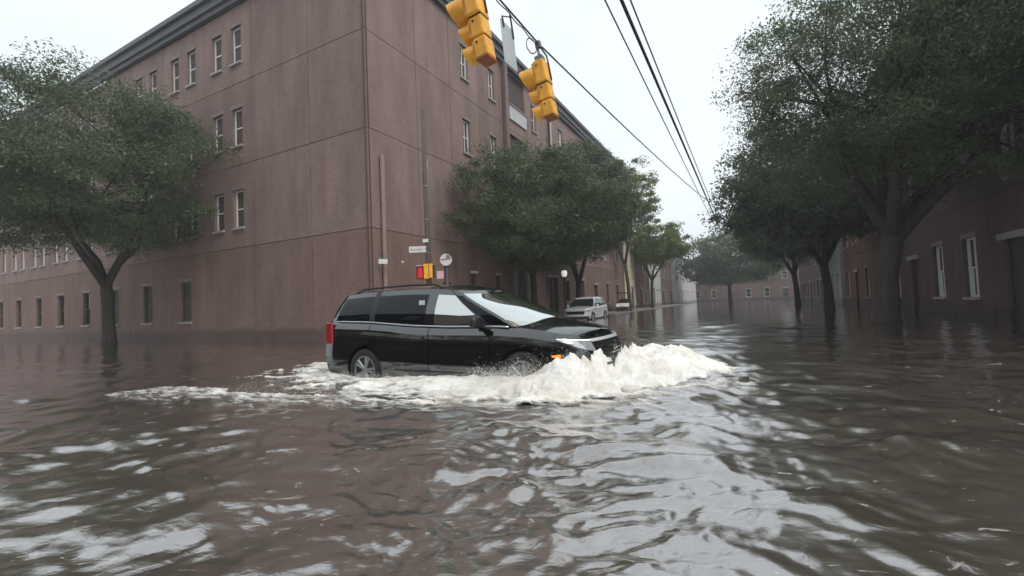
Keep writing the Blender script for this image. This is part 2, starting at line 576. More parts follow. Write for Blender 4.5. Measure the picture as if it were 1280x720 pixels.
def water_material():
    m = bpy.data.materials.new("flood_water")
    m.use_nodes = True
    t = m.node_tree
    t.nodes.clear()
    o = t.nodes.new("ShaderNodeOutputMaterial")
    co = t.nodes.new("ShaderNodeTexCoord")
    # fine ripples
    mp = t.nodes.new("ShaderNodeMapping")
    mp.inputs['Rotation'].default_value = (0, 0, R(22))
    mp.inputs['Scale'].default_value = (1.0, 1.7, 1)
    n1 = t.nodes.new("ShaderNodeTexNoise")
    n1.inputs['Scale'].default_value = 9
    n1.inputs['Detail'].default_value = 6
    n1.inputs['Roughness'].default_value = 0.58
    n1.inputs['Distortion'].default_value = 0.6
    bp = t.nodes.new("ShaderNodeBump")
    bp.inputs['Strength'].default_value = 0.22
    bp.inputs['Distance'].default_value = 0.02
    t.links.new(co.outputs['Object'], mp.inputs['Vector'])
    t.links.new(mp.outputs['Vector'], n1.inputs['Vector'])
    t.links.new(n1.outputs['Fac'], bp.inputs['Height'])
    # silt colour
    n2 = t.nodes.new("ShaderNodeTexNoise")
    n2.inputs['Scale'].default_value = 0.7
    n2.inputs['Detail'].default_value = 5
    r = t.nodes.new("ShaderNodeValToRGB")
    r.color_ramp.elements[0].position = 0.35
    r.color_ramp.elements[0].color = (0.082, 0.068, 0.054, 1)
    r.color_ramp.elements[1].position = 0.68
    r.color_ramp.elements[1].color = (0.125, 0.106, 0.088, 1)
    t.links.new(co.outputs['Object'], n2.inputs['Vector'])
    t.links.new(n2.outputs['Fac'], r.inputs['Fac'])
    # thin floating froth flecks
    mp3 = t.nodes.new("ShaderNodeMapping")
    mp3.inputs['Rotation'].default_value = (0, 0, R(-25))
    mp3.inputs['Scale'].default_value = (1.0, 2.6, 1)
    n3 = t.nodes.new("ShaderNodeTexNoise")
    n3.inputs['Scale'].default_value = 4.5
    n3.inputs['Detail'].default_value = 7
    n3.inputs['Roughness'].default_value = 0.62
    n3.inputs['Distortion'].default_value = 1.2
    r3 = t.nodes.new("ShaderNodeValToRGB")
    r3.color_ramp.elements[0].position = 0.635
    r3.color_ramp.elements[0].color = (0, 0, 0, 1)
    r3.color_ramp.elements[1].position = 0.70
    r3.color_ramp.elements[1].color = (1, 1, 1, 1)
    t.links.new(co.outputs['Object'], mp3.inputs['Vector'])
    t.links.new(mp3.outputs['Vector'], n3.inputs['Vector'])
    t.links.new(n3.outputs['Fac'], r3.inputs['Fac'])
    mc = t.nodes.new("ShaderNodeMix")
    mc.data_type = 'RGBA'
    mc.inputs['B'].default_value = (0.55, 0.52, 0.48, 1)
    fm = t.nodes.new("ShaderNodeMath")
    fm.operation = 'MULTIPLY'
    fm.inputs[1].default_value = 0.7
    t.links.new(r3.outputs['Color'], fm.inputs[0])
    t.links.new(fm.outputs[0], mc.inputs['Factor'])
    t.links.new(r.outputs['Color'], mc.inputs['A'])
    dif = t.nodes.new("ShaderNodeBsdfDiffuse")
    t.links.new(mc.outputs['Result'], dif.inputs['Color'])
    gl = t.nodes.new("ShaderNodeBsdfGlossy")
    gl.inputs['Roughness'].default_value = 0.06
    gl.inputs['Color'].default_value = (0.95, 0.95, 0.96, 1)
    t.links.new(bp.outputs['Normal'], gl.inputs['Normal'])
    fr = t.nodes.new("ShaderNodeFresnel")
    fr.inputs['IOR'].default_value = 1.9
    t.links.new(bp.outputs['Normal'], fr.inputs['Normal'])
    inv = t.nodes.new("ShaderNodeMath")
    inv.operation = 'SUBTRACT'
    inv.inputs[0].default_value = 1.0
    t.links.new(fm.outputs[0], inv.inputs[1])
    mu = t.nodes.new("ShaderNodeMath")
    mu.operation = 'MULTIPLY_ADD'
    mu.inputs[1].default_value = 1.15
    mu.inputs[2].default_value = 0.24
    mu.use_clamp = True
    t.links.new(fr.outputs[0], mu.inputs[0])
    mu2 = t.nodes.new("ShaderNodeMath")
    mu2.operation = 'MULTIPLY'
    t.links.new(mu.outputs[0], mu2.inputs[0])
    t.links.new(inv.outputs[0], mu2.inputs[1])
    mxs = t.nodes.new("ShaderNodeMixShader")
    t.links.new(mu2.outputs[0], mxs.inputs[0])
    t.links.new(dif.outputs[0], mxs.inputs[1])
    t.links.new(gl.outputs[0], mxs.inputs[2])
    t.links.new(mxs.outputs[0], o.inputs['Surface'])
    return m


M_WATER = water_material()
wo_ = bpy.data.objects.new('flood_water', np_mesh('flood_water', V, F, M_WATER))
COL.objects.link(wo_)
tag(wo_, 'choppy brown flood water covering the whole street', 'water', kind='structure')


# ------------------------------------------------------------------ buildings
def panel(parent, o, ux, n, a0, a1, z0, z1, holes, m, gap=0.028, depth=0.07, reveal=0.22, name='wall_panel'):
    """one wall panel with rectangular openings; o,ux,n are 2-D in the parent's frame, n points outwards"""
    a0, a1, z0, z1 = a0 + gap / 2, a1 - gap / 2, z0 + gap / 2, z1 - gap / 2
    xs = sorted({a0, a1, *[h[0] for h in holes], *[h[1] for h in holes]})
    zs = sorted({z0, z1, *[h[2] for h in holes], *[h[3] for h in holes]})
    b = MB()

    def P(a, q, z):
        return (o[0] + ux[0] * a + n[0] * q, o[1] + ux[1] * a + n[1] * q, z)

    def quad(pts, uvs):
        b.add(pts, [(0, 1, 2, 3)])
        b.uv.extend(uvs)
    for i in range(len(xs) - 1):
        for j in range(len(zs) - 1):
            cx, cz = (xs[i] + xs[i + 1]) / 2, (zs[j] + zs[j + 1]) / 2
            if any(h[0] < cx < h[1] and h[2] < cz < h[3] for h in holes):
                continue
            c = [(xs[i], zs[j]), (xs[i + 1], zs[j]), (xs[i + 1], zs[j + 1]), (xs[i], zs[j + 1])]
            quad([P(a, 0, z) for a, z in c], c)

    def rim(r0, r1, q0, q1, dep):
        c = [(r0, q0), (r1, q0), (r1, q1), (r0, q1)]
        for k in range(4):
            p, q = c[k], c[(k + 1) % 4]
            quad([P(p[0], 0, p[1]), P(q[0], 0, q[1]), P(q[0], -dep, q[1]), P(p[0], -dep, p[1])],
                 [p, q, (q[0] + .2, q[1] + .2), (p[0] + .2, p[1] + .2)])
    rim(a0, a1, z0, z1, depth)
    for h in holes:
        rim(*h, reveal)
    return b.build(name, m, parent, uv=True)


def window(parent, o, ux, n, a0, a1, z0, z1, frame=None, sash=True, sill=True, recess=0.15, mull=False, fw=0.07):
    frame = frame or M_WFRAME

    def P(a, q, z):
        return (o[0] + ux[0] * a + n[0] * q, o[1] + ux[1] * a + n[1] * q, z)
    rot = Matrix(((ux[0], n[0], 0), (ux[1], n[1], 0), (0, 0, 1)))
    f = MB()
    ca, cz = (a0 + a1) / 2, (z0 + z1) / 2
    for a in (a0 + fw / 2, a1 - fw / 2):
        f.box(P(a, -recess, cz), (fw, .07, z1 - z0), rot)
    for z in (z0 + fw / 2, z1 - fw / 2):
        f.box(P(ca, -recess, z), (a1 - a0 - 2 * fw, .066, fw), rot)
    zs = [z0 + fw, z1 - fw]
    if sash:
        f.box(P(ca, -recess - .005, cz), (a1 - a0 - 2 * fw, .066, fw * .8), rot)
        zs = [z0 + fw, cz, z1 - fw]
    if mull:
        f.box(P(ca, -recess - .008, cz), (fw * .7, .05, z1 - z0 - 2 * fw), rot)
    fo = f.build('window', frame, parent)
    for i in range(len(zs) - 1):
        p = MB().box(P(ca, -recess - .012 - .02 * (i == 0), (zs[i] + zs[i + 1]) / 2), (a1 - a0 - 2 * fw, .012, zs[i + 1] - zs[i]), rot)
        p.build('pane', M_PANE, fo)
    if sill:
        s_ = MB().box(P(ca, 0.02, z0 - .05), (a1 - a0 + .14, .16, .1), rot)
        s_.build('sill', M_STONE, fo, bevel=.01)
        MB().box(P(ca, -.01, z1 + .09), (a1 - a0 + .24, .07, .18), rot).build('lintel', M_STONE_D, fo, bevel=.01)
    return fo


def facade(parent, o, ux, n, cols, rows, openings, m, m_row1=None, **kw):
    """openings: (a0,a1,z0,z1,kind)"""
    for i in range(len(cols) - 1):
        for j in range(len(rows) - 1):
            hs_ = [q for q in openings if cols[i] < (q[0] + q[1]) / 2 < cols[i + 1] and rows[j] < (q[2] + q[3]) / 2 < rows[j + 1]]
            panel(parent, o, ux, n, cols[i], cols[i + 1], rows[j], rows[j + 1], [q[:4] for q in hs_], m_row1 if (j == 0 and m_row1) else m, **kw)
    for q in openings:
        k = q[4]
        if k == 'w':
            window(parent, o, ux, n, *q[:4])
        elif k == 'wd':
            window(parent, o, ux, n, *q[:4], frame=M_DFRAME)
        elif k == 'ww':
            window(parent, o, ux, n, *q[:4], mull=True)


def body(parent, o, ux, n, L, depth, z0, z1, name='core_wall', m=None, back=0.30):
    """the dark mass behind the panels"""
    rot = Matrix(((ux[0], n[0], 0), (ux[1], n[1], 0), (0, 0, 1)))
    c = (o[0] + ux[0] * L / 2 - n[0] * (back + depth / 2), o[1] + ux[1] * L / 2 - n[1] * (back + depth / 2), (z0 + z1) / 2)
    return MB().box(c, (L - .3, depth, z1 - z0), rot).build(name, m or M_JOINT, parent)


def joint_sheet(parent, o, ux, n, cols, rows, openings, q=-.06):
    """recessed mortar face seen in the joints between panels"""
    b = MB()
    xs, zs = cols, rows
    w_ = .06

    def P(a, qq, z):
        return (o[0] + ux[0] * a + n[0] * qq, o[1] + ux[1] * a + n[1] * qq, z)
    for a in cols:
        b.add([P(a - w_, q, zs[0]), P(a + w_, q, zs[0]), P(a + w_, q, zs[-1]), P(a - w_, q, zs[-1])], [(0, 1, 2, 3)])
    for z in rows:
        for i in range(len(cols) - 1):
            b.add([P(cols[i] + w_, q - .001, z - w_), P(cols[i + 1] - w_, q - .001, z - w_), P(cols[i + 1] - w_, q - .001, z + w_), P(cols[i] + w_, q - .001, z + w_)], [(0, 1, 2, 3)])
    b.build('joint', M_JOINT, parent)


# --- the long brick building, corner at (d 12.3, e -12.4); local x runs along the street, +y into the block
D0 = 12.3
BB = thing('brick_building', 'long mauve brown brick building of four storeys with grey cornice filling the left', 'building', sw(D0, -12.4, 0), STREET_ROT)
o0, ux0, n0 = (0, 0), (1, 0), (0, -1)
cols = [c - D0 for c in (12.3, 15.25, 17.8, 20.5, 22.9, 23.75, 26.6, 28.8, 31.4, 34.5, 38, 42, 46, 50)]
rows = [GROUND, 4.22, 8.04, 11.88, 15.55]
op = []
for z0 in (5.15, 8.95, 12.85):
    z1 = z0 + 1.75
    for a0, a1 in ((18.85, 19.5), (21.6, 22.25), (27.3, 28.0), (32.2, 33.0), (35.7, 36.5), (39.4, 40.2), (43.4, 44.2), (47.4, 48.2)):
        if z0 < 6 and a0 < 19: continue
        op.append((a0 - D0, a1 - D0, z0, z1, 'ww' if a0 < 23 else 'w'))
balc = [(24.05 - D0, 26.3 - D0, z, z + 2.95, 'b') for z in (4.85, 8.65, 12.5)]
op += balc
ground_op = [(19.15, 19.6, 1.5, 2.78, 'wd'), (21.65, 22.1, 1.5, 2.78, 'wd'), (24.05, 25.9, GROUND + .1, 3.45, 'arch'),
             (29.0, 30.8, GROUND + .1, 2.95, 'door'), (32.4, 33.2, 1.2, 2.8, 'wd'), (36.0, 36.8, 1.0, 2.9, 'wd'), (39.6, 40.5, GROUND + .1, 2.6, 'door'), (43.6, 44.3, .9, 2.8, 'wd'), (47.4, 48.2, .9, 2.8, 'wd')]
op += [(a - D0, b - D0, c, d, k) for a, b, c, d, k in ground_op]
facade(BB, o0, ux0, n0, cols, rows, op, M_BRICK, M_BRICK_BASE_SHADED)
joint_sheet(BB, o0, ux0, n0, cols, rows, op)
LB = 50 - D0
body(BB, o0, ux0, n0, LB, 20, GROUND, 15.9, back=1.6)
# wall behind the panels between the openings is closed by the reveals; fill behind windows with dark
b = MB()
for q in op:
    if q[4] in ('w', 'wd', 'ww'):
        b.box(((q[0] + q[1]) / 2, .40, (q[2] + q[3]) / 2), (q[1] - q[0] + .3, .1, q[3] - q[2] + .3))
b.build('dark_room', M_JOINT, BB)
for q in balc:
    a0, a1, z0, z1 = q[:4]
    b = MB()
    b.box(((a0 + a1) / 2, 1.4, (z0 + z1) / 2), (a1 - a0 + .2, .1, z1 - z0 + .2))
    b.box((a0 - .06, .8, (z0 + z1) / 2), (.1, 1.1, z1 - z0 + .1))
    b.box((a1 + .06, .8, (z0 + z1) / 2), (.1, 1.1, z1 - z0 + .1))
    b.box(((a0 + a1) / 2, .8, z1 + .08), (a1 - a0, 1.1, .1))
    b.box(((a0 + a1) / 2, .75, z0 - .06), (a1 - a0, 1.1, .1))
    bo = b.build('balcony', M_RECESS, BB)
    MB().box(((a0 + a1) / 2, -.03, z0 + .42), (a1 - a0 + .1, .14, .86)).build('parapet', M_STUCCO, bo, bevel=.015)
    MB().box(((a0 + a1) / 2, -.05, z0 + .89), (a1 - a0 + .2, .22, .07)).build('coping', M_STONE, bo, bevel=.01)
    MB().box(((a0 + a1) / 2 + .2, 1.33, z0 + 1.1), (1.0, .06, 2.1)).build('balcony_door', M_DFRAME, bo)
# arched doorway with purple doors
a0, a1, z0, z1 = 24.05 - D0, 25.9 - D0, GROUND + .1, 3.45
b = MB()
N = 18
ca, rr = (a0 + a1) / 2, (a1 - a0) / 2 - .1
spring = z1 - rr - .1
outer, inner = [], []
for k in range(N + 1):
    t = math.pi * k / N
    inner.append((ca + rr * math.cos(t), spring + rr * math.sin(t)))
    m_ = max(abs(math.cos(t)), abs(math.sin(t)))
    outer.append((ca + (rr + .1) * math.cos(t) / m_, spring + (rr + .1) * math.sin(t) / m_))
for k in range(N):
    q = [inner[k], inner[k + 1], outer[k + 1], outer[k]]
    b.add([(p[0], -.035, p[1]) for p in q] + [(p[0], .2, p[1]) for p in q], [(0, 1, 2, 3), (0, 4, 5, 1)])
for sgn in (-1, 1):
    b.box((ca + sgn * (rr + .05), .08, (z0 + spring) / 2), (.1, .23, spring - z0))
ar = b.build('arch_surround', M_STONE, BB)
MB().box((ca, .22, (z0 + z1) / 2), (a1 - a0, .06, z1 - z0)).build('purple_door', M_DOOR_P, BB)
MB().box((ca, .18, (z0 + spring) / 2), (.05, .05, spring - z0)).box((ca, .18, spring), (2 * rr, .05, .06)).build('door_stile', M_DFRAME, ar)
for q in ground_op:
    if q[4] == 'door':
        a0, a1 = q[0] - D0, q[1] - D0
        do = MB().box(((a0 + a1) / 2, .2, (q[2] + q[3]) / 2), (a1 - a0, .08, q[3] - q[2])).build('door', M_DOOR_D, BB)
        MB().box(((a0 + a1) / 2, .14, (q[2] + q[3]) / 2), (.06, .05, q[3] - q[2])).build('stile', M_DFRAME, do)
        MB().box(((a0 + a1) / 2, -.04, q[3] + .1), (a1 - a0 + .3, .12, .16)).build('lintel', M_STONE, do, bevel=.01)
    elif q[4] == 'wd':
        a0, a1 = q[0] - D0, q[1] - D0
        MB().box(((a0 + a1) / 2, -.03, q[3] + .07), (a1 - a0 + .22, .1, .12)).build('lintel', M_SIGNW if q[0] < 20 else M_STONE, BB, bevel=.01)
# cornice with stepped profile, along the street and round the corner
SIDE = 46.0
prof = [(0.02, 15.56), (.22, 15.56), (.22, 15.8), (.34, 15.8), (.34, 16.18), (.50, 16.18), (.50, 16.42), (-.5, 16.42)]
b = MB()
vs = []
for q, z in prof:
    vs += [(LB + .1, -q, z), (-q, -q, z), (-q, SIDE, z)]
fs = []
for i in range(len(prof) - 1):
    fs += [(i * 3, i * 3 + 1, i * 3 + 4, i * 3 + 3), (i * 3 + 1, i * 3 + 2, i * 3 + 5, i * 3 + 4)]
fs.append(tuple(i * 3 for i in range(len(prof))))
b.add(vs, fs)
b.build('cornice', M_CORNICE, BB)
MB().box((LB / 2 + .2, 11, 16.3), (LB - .6, 21, .2)).build('roof', M_ROOF, BB)
MB().box((LB - .6, .7, 16.85), (.9, .9, 1.0)).build('chimney', M_CORNICE, BB, bevel=.03)
# downpipes and the brown pilaster
b = MB()
b.box((23.32 - D0, -.16, 7.7), (.34, .30, 15.7))
b.build('pilaster', M_PIPE, BB, bevel=.05)
b = MB()
b.tube([(30.1 - D0, -.1, 4.4), (30.1 - D0, -.1, 15.6)], .07, 8)
b.build('downpipe', M_IRON, BB)
b = MB()
b.tube([(30.45 - D0, -.09, 4.4), (30.45 - D0, -.09, 15.6)], .05, 8)
b.build('downpipe', M_SIGNW, BB)
b = MB()
b.tube([(12.93 - D0, -.11, GROUND), (12.93 - D0, -.11, 7.1)], .09, 10)
b.build('corner_pipe', M_PIPE_P, BB)

# --- side facade of the same building, down the cross street (outward normal -x)
o1, ux1, n1_ = (0, 0), (0, 1), (-1, 0)
cols1 = [0, 3.2, 7.0, 10.8, 14.6, 18.4, 22.2, 26.0, 29.8, 33.6, 37.4, 41.2, 46.0]
op1 = []
for z0 in (5.15, 8.95, 12.85):
    for c in cols1[2:-1:1]:
        op1.append((c + .75, c + 1.5, z0, z0 + 1.75, 'w'))
        op1.append((c + 2.3, c + 3.05, z0, z0 + 1.75, 'w'))
for c in cols1[3:-1]:
    op1.append((c + 1.4, c + 2.4, .9, 2.9, 'wd'))
facade(BB, o1, ux1, n1_, cols1, rows, op1, M_BRICK, M_BRICK_BASE_SHADED)
joint_sheet(BB, o1, ux1, n1_, cols1, rows, op1)
body(BB, o1, ux1, n1_, SIDE, 16, GROUND, 15.88, back=.55)


def plain_building(name, label, d0, e0, rot, L, depth, H, m, rows_, ncol, win, cornice_m=None, m_row1=None, group=None, door=True, mull=False):
    """a street building: local x along its front, outward normal -y"""
    T = thing(name, label, 'building', sw(d0, e0, 0), rot, group)
    cs = [L * i / ncol for i in range(ncol + 1)]
    rs = [GROUND] + rows_ + [H - .5]
    ops = []
    cw = L / ncol
    for j in range(len(rs) - 1):
        for i in range(ncol):
            a = cs[i] + cw / 2
            zz = rs[j] + (rs[j + 1] - rs[j]) * (.28 if j else .22)
            hh = (rs[j + 1] - rs[j]) * .5
            if j == 0 and door and i % 3 == 1:
                ops.append((a - .55, a + .55, GROUND + .1, 2.5, 'door'))
            else:
                ops.append((a - win / 2, a + win / 2, zz, zz + hh, 'w' if not mull else 'ww'))
    facade(T, (0, 0), (1, 0), (0, -1), cs, rs, ops, m, m_row1)
    joint_sheet(T, (0, 0), (1, 0), (0, -1), cs, rs, ops)
    b_ = MB()
    b_.box((L / 2, depth / 2 + .4, (H + GROUND) / 2), (L, depth, H - GROUND))
    b_.uv = [((x if abs(y - .4) < .1 else y), z) for x, y, z in b_.v]
    b_.build('core_wall', m, T, uv=True)
    for xx in (0.02, L - .02):
        e_ = MB().box((xx, .2, (H + GROUND) / 2 - .3), (.04, .34, H - GROUND - .6))
        e_.uv = [(y, z) for x, y, z in e_.v]
        e_.build('return_wall', m, T, uv=True)
    for q in ops:
        if q[4] == 'door':
            dd = MB().box(((q[0] + q[1]) / 2, .14, (q[2] + q[3]) / 2), (1.1, .07, q[3] - q[2])).build('door', M_DOOR_D, T)
            MB().box(((q[0] + q[1]) / 2, -.04, q[3] + .12), (1.5, .14, .2)).build('lintel', M_STONE, dd)
    b_ = MB()
    b_.box((L / 2, -.06, H - .36), (L + .02, .3, .26)).box((L / 2, -.14, H - .1), (L + .1, .5, .22))
    b_.build('cornice', cornice_m or M_CORNICE, T, bevel=.03)
    MB().box((L / 2, depth / 2, H + .05), (L - .2, depth, .1)).build('roof', M_ROOF, T)
    return T


# beyond the brick building, down the street on the left
plain_building('yellow_house', 'narrow pale yellow rendered house beyond the brick building behind the golf cart', 50.3, -12.2, STREET_ROT, 5.0, 12, 9.4, M_YELLOW, [3.6], 2, .8)
plain_building('row_house', 'red brown brick row house between the yellow house and the pale house', 55.6, -12.4, STREET_ROT, 7.4, 12, 8.8, M_BRICK_RED, [3.5], 3, .9)
plain_building('row_house', 'pale grey rendered row house farthest along the left side of the street', 63.3, -12.0, STREET_ROT, 9, 12, 8.4, M_WHITE_R, [3.4], 4, .9)
plain_building('row_house', 'dark brick row house closing the far left of the street', 72.6, -12.4, STREET_ROT, 14, 12, 11, M_BRICK_DK, [3.6, 7.2], 5, .9)
# the right-hand side of the street (normal -E): local x runs back towards the camera
RR_ = STREET_ROT + math.pi
plain_building('brick_building', 'dark brick building on the right behind the big oak tree', 33.0, 7.2, RR_, 21.5, 14, 13.2, M_BRICK_DK, [4.1, 7.8], 7, 1.1, mull=True)
plain_building('row_house', 'red brick row house on the right beyond the dark brick building', 46.5, 7.2, RR_, 13.2, 14, 10.4, M_BRICK_RED, [3.8, 6.9], 4, 1.0)
plain_building('row_house', 'pale grey rendered row house on the right beyond the red brick one', 58.0, 7.0, RR_, 11.2, 14, 9.4, M_WHITE_R, [3.6], 4, 1.0)
plain_building('row_house', 'long dark brick row house at the far right of the street', 84.0, 7.2, RR_, 25.7, 14, 10.6, M_BRICK_DK, [3.6, 7.0], 8, 1.0)
# the buildings across the cross street, behind the viewer (unseen; added so the van's flank mirrors something dark)
plain_building('brick_building', 'long dark brick building across the cross street, mirrored in the flank of the van', -10.0, 30.0, math.atan2(-E[1], -E[0]), 64, 10, 9.6, M_BRICK_DK, [4.0], 12, 1.2)
plain_building('brick_building', 'dark brick building closing the far end of the street', 128.0, -22.0, math.atan2(E[1], E[0]), 44, 14, 11.0, M_BRICK_DK, [4.0, 7.4], 11, 1.2)
plain_building('row_house', 'long grey rendered row of houses far up the left side of the street', 87.0, -12.2, STREET_ROT, 40, 12, 9.6, M_WHITE_R, [3.6, 6.6], 10, 1.0)


# ------------------------------------------------------------------ trees
def crown_mesh(rs, centre, radii, n_clump, per, leaf, clumpr, shell=0.55, clip=None, lean=0.0):
    """many small folded leaves gathered in clumps through an uneven crown"""
    c = np.array(centre)
    P = rs.normal(size=(n_clump * 3, 3))
    P /= np.linalg.norm(P, axis=1)[:, None]
    rr = (shell + (1 - shell) * rs.random(len(P)) ** 0.6)
    lob = 0.80 + 0.42 * fbm(np.arctan2(P[:, 1], P[:, 0]) * 1.3 + 20 + lean, P[:, 2] * 1.9 + 30, 3)
    P = P * (rr * lob)[:, None]
    P[:, 2] = np.where(P[:, 2] < 0, P[:, 2] * .72, P[:, 2])
    P = P * np.array(radii) + c
    if clip is not None:
        P = P[clip(P, 0.35)]
    P = P[:n_clump]
    sz = clumpr * (0.55 + 0.9 * rs.random(len(P)))
    cnt = per
    Q = np.repeat(P, cnt, axis=0)
    d = rs.normal(size=(len(Q), 3))
    d /= np.linalg.norm(d, axis=1)[:, None]
    d *= (rs.random(len(Q)) ** 0.65)[:, None]
    d[:, 2] *= 0.6
    Q = Q + d * np.repeat(sz, cnt)[:, None]
    if clip is not None:
        Q = Q[clip(Q, 0.0)]
    n = len(Q)
    nrm = rs.normal(size=(n, 3)) + np.array([0, 0, .7])
    nrm /= np.linalg.norm(nrm, axis=1)[:, None]
    t = np.cross(nrm, rs.normal(size=(n, 3)))
    t /= np.linalg.norm(t, axis=1)[:, None]
    b_ = np.cross(nrm, t)
    s_ = leaf * (0.6 + 0.8 * rs.random(n))[:, None]
    v0, v1, v2, v3 = Q - t * s_, Q + b_ * s_ * .42 + nrm * s_ * .12, Q + t * s_, Q - b_ * s_ * .42 + nrm * s_ * .12
    V_ = np.stack([v0, v1, v2, v3], 1).reshape(-1, 3)
    F_ = np.arange(n * 4).reshape(n, 4)
    return V_, F_, P


def make_tree(name, label, loc, seed, centre, radii, n_clump, per, leaf, clumpr, mleaf, trunk_r, fork_z, clip=None, group=None, shell=.5, nlimb=26, fork_n=4):
    rs = np.random.default_rng(seed)
    T = thing(name, label, 'tree', loc, 0, group)
    V_, F_, P = crown_mesh(rs, centre, radii, n_clump, per, leaf, clumpr, shell, clip, seed * 1.7)
    c_o = bpy.data.objects.new('crown', np_mesh('crown', V_, F_, mleaf, smooth=False))
    COL.objects.link(c_o)
    c_o.parent = T
    tb = MB()
    top = Vector((centre[0] * .25, centre[1] * .25, fork_z))
    pts = [Vector((0, 0, GROUND)), Vector((.03, .02, .2)), Vector((centre[0] * .06, centre[1] * .06, fork_z * .55)), top]
    tb.tube(pts, [trunk_r * 1.5, trunk_r * 1.05, trunk_r * .9, trunk_r * .85], 10)
    cc = Vector(centre)
    mains = []
    for k in range(fork_n):
        a = 2 * math.pi * (k + .3 * rs.random()) / fork_n + seed
        e_ = cc + Vector((math.cos(a) * radii[0] * .45, math.sin(a) * radii[1] * .45, -radii[2] * .15 + rs.random() * radii[2] * .4))
        mid = top.lerp(e_, .45) + Vector((math.cos(a) * .4, math.sin(a) * .4, -.1))
        tb.tube([top - Vector((0, 0, .25)), top.lerp(mid, .5) + Vector((rs.normal() * .08, rs.normal() * .08, 0)), mid, e_], [trunk_r * .7, trunk_r * .55, trunk_r * .42, trunk_r * .18], 8)
        mains.append((mid, e_))
    for k in range(nlimb):
        m0, e0_ = mains[k % fork_n]
        q = Vector(P[int(rs.integers(len(P)))])
        st = m0.lerp(e0_, .25 + .6 * rs.random())
        md = st.lerp(q, .5) + Vector((rs.normal() * .2, rs.normal() * .2, .15))
        tb.tube([st, md, q], [trunk_r * .22, trunk_r * .14, trunk_r * .05], 6)
    tb.build('trunk', M_BARK, T, smooth=True)
    return T


def wall_clip(T_d, T_e, e_min):
    """keep foliage off the brick wall: local coordinates of a tree rooted at (T_d, T_e)"""
    base = np.array(sw(T_d, T_e))

    def f(P, marg):
        return ((P + base) @ E) > e_min + marg
    return f


t1 = (23.4, -10.9)
make_tree('oak_tree', 'dense grey green street oak nearest along the brick wall, left of the forked one', sw(*t1), 3,
          (-.3, -2.5, 5.5), (5.0, 5.0, 3.5), 400, 300, .058, .72, M_LEAF, .20, 3.4, wall_clip(*t1, -12.25), shell=.35)
t2 = (30.9, -10.9)
make_tree('oak_tree', 'tall street oak with a dark forked trunk above the silver car', sw(*t2), 8,
          (0.2, -.9, 7.5), (4.1, 4.3, 4.7), 390, 290, .068, .76, M_LEAF2, .23, 2.7, wall_clip(*t2, -12.25), shell=.35)
t3 = (47.0, -11.0)
make_tree('street_tree', 'light green loose tree with sky gaps beyond the tall oak', sw(*t3), 13,
          (-1.2, .0, 11.6), (4.6, 4.6, 4.8), 190, 150, .11, .75, M_LEAF_L, .20, 5.0, None, shell=.55)
t4 = (57.0, -10.6)
make_tree('street_tree', 'low yellow green tree farthest along the street', sw(*t4), 21,
          (.6, 0, 7.6), (4.4, 4.4, 3.4), 150, 110, .15, .9, M_LEAF_Y, .2, 3.6, None, shell=.5)
t5 = (18.5, 3.9)
make_tree('oak_tree', 'huge spreading dark oak standing on the right side of the street', sw(*t5), 5,
          (1.4, -.4, 7.6), (5.6, 5.6, 4.9), 620, 300, .050, .95, M_LEAF, .34, 3.0, None, shell=.3, nlimb=36, fork_n=5)
t6 = (34.0, 4.4)
make_tree('oak_tree', 'second dark oak on the right, farther up the street than the huge one', sw(*t6), 9,
          (-.8, 0, 7.4), (5.2, 5.0, 4.7), 380, 120, .12, 1.0, M_LEAF2, .27, 3.0, None, shell=.35, nlimb=26)
t7 = (52.0, 4.2)
make_tree('oak_tree', 'third and farthest dark oak on the right side of the street', sw(*t7), 15,
          (-.8, 0, 7.6), (5.0, 5.0, 4.7), 300, 110, .15, 1.1, M_LEAF, .26, 3.2, None, shell=.4)
t8 = (90.0, -3.0)
make_tree('street_tree', 'hazy tree closing the far end of the street', sw(*t8), 25,
          (0, 0, 7.5), (9, 9, 6), 260, 90, .24, 1.6, M_LEAF2, .35, 3.2, None, shell=.4)
t9 = (9.9, -27.0)
make_tree('oak_tree', 'dark oak at the far left in front of the side wall', sw(*t9), 31,
          (.3, -.8, 7.6), (6.2, 6.0, 4.6), 480, 260, .062, .95, M_LEAF, .26, 3.0, lambda P, m_: ((P + np.array(sw(*t9))) @ D) < 12.1 - m_, shell=.35, nlimb=26)


# ------------------------------------------------------------------ cars
def superell(phi, p):
    c, s_ = abs(math.cos(phi)), abs(math.sin(phi))
    return c ** (2 / p), s_ ** (2 / p)


def interp(tab, x):
    xs = [a for a, _ in tab]
    ys = [b for _, b in tab]
    return float(np.interp(x, xs, ys))


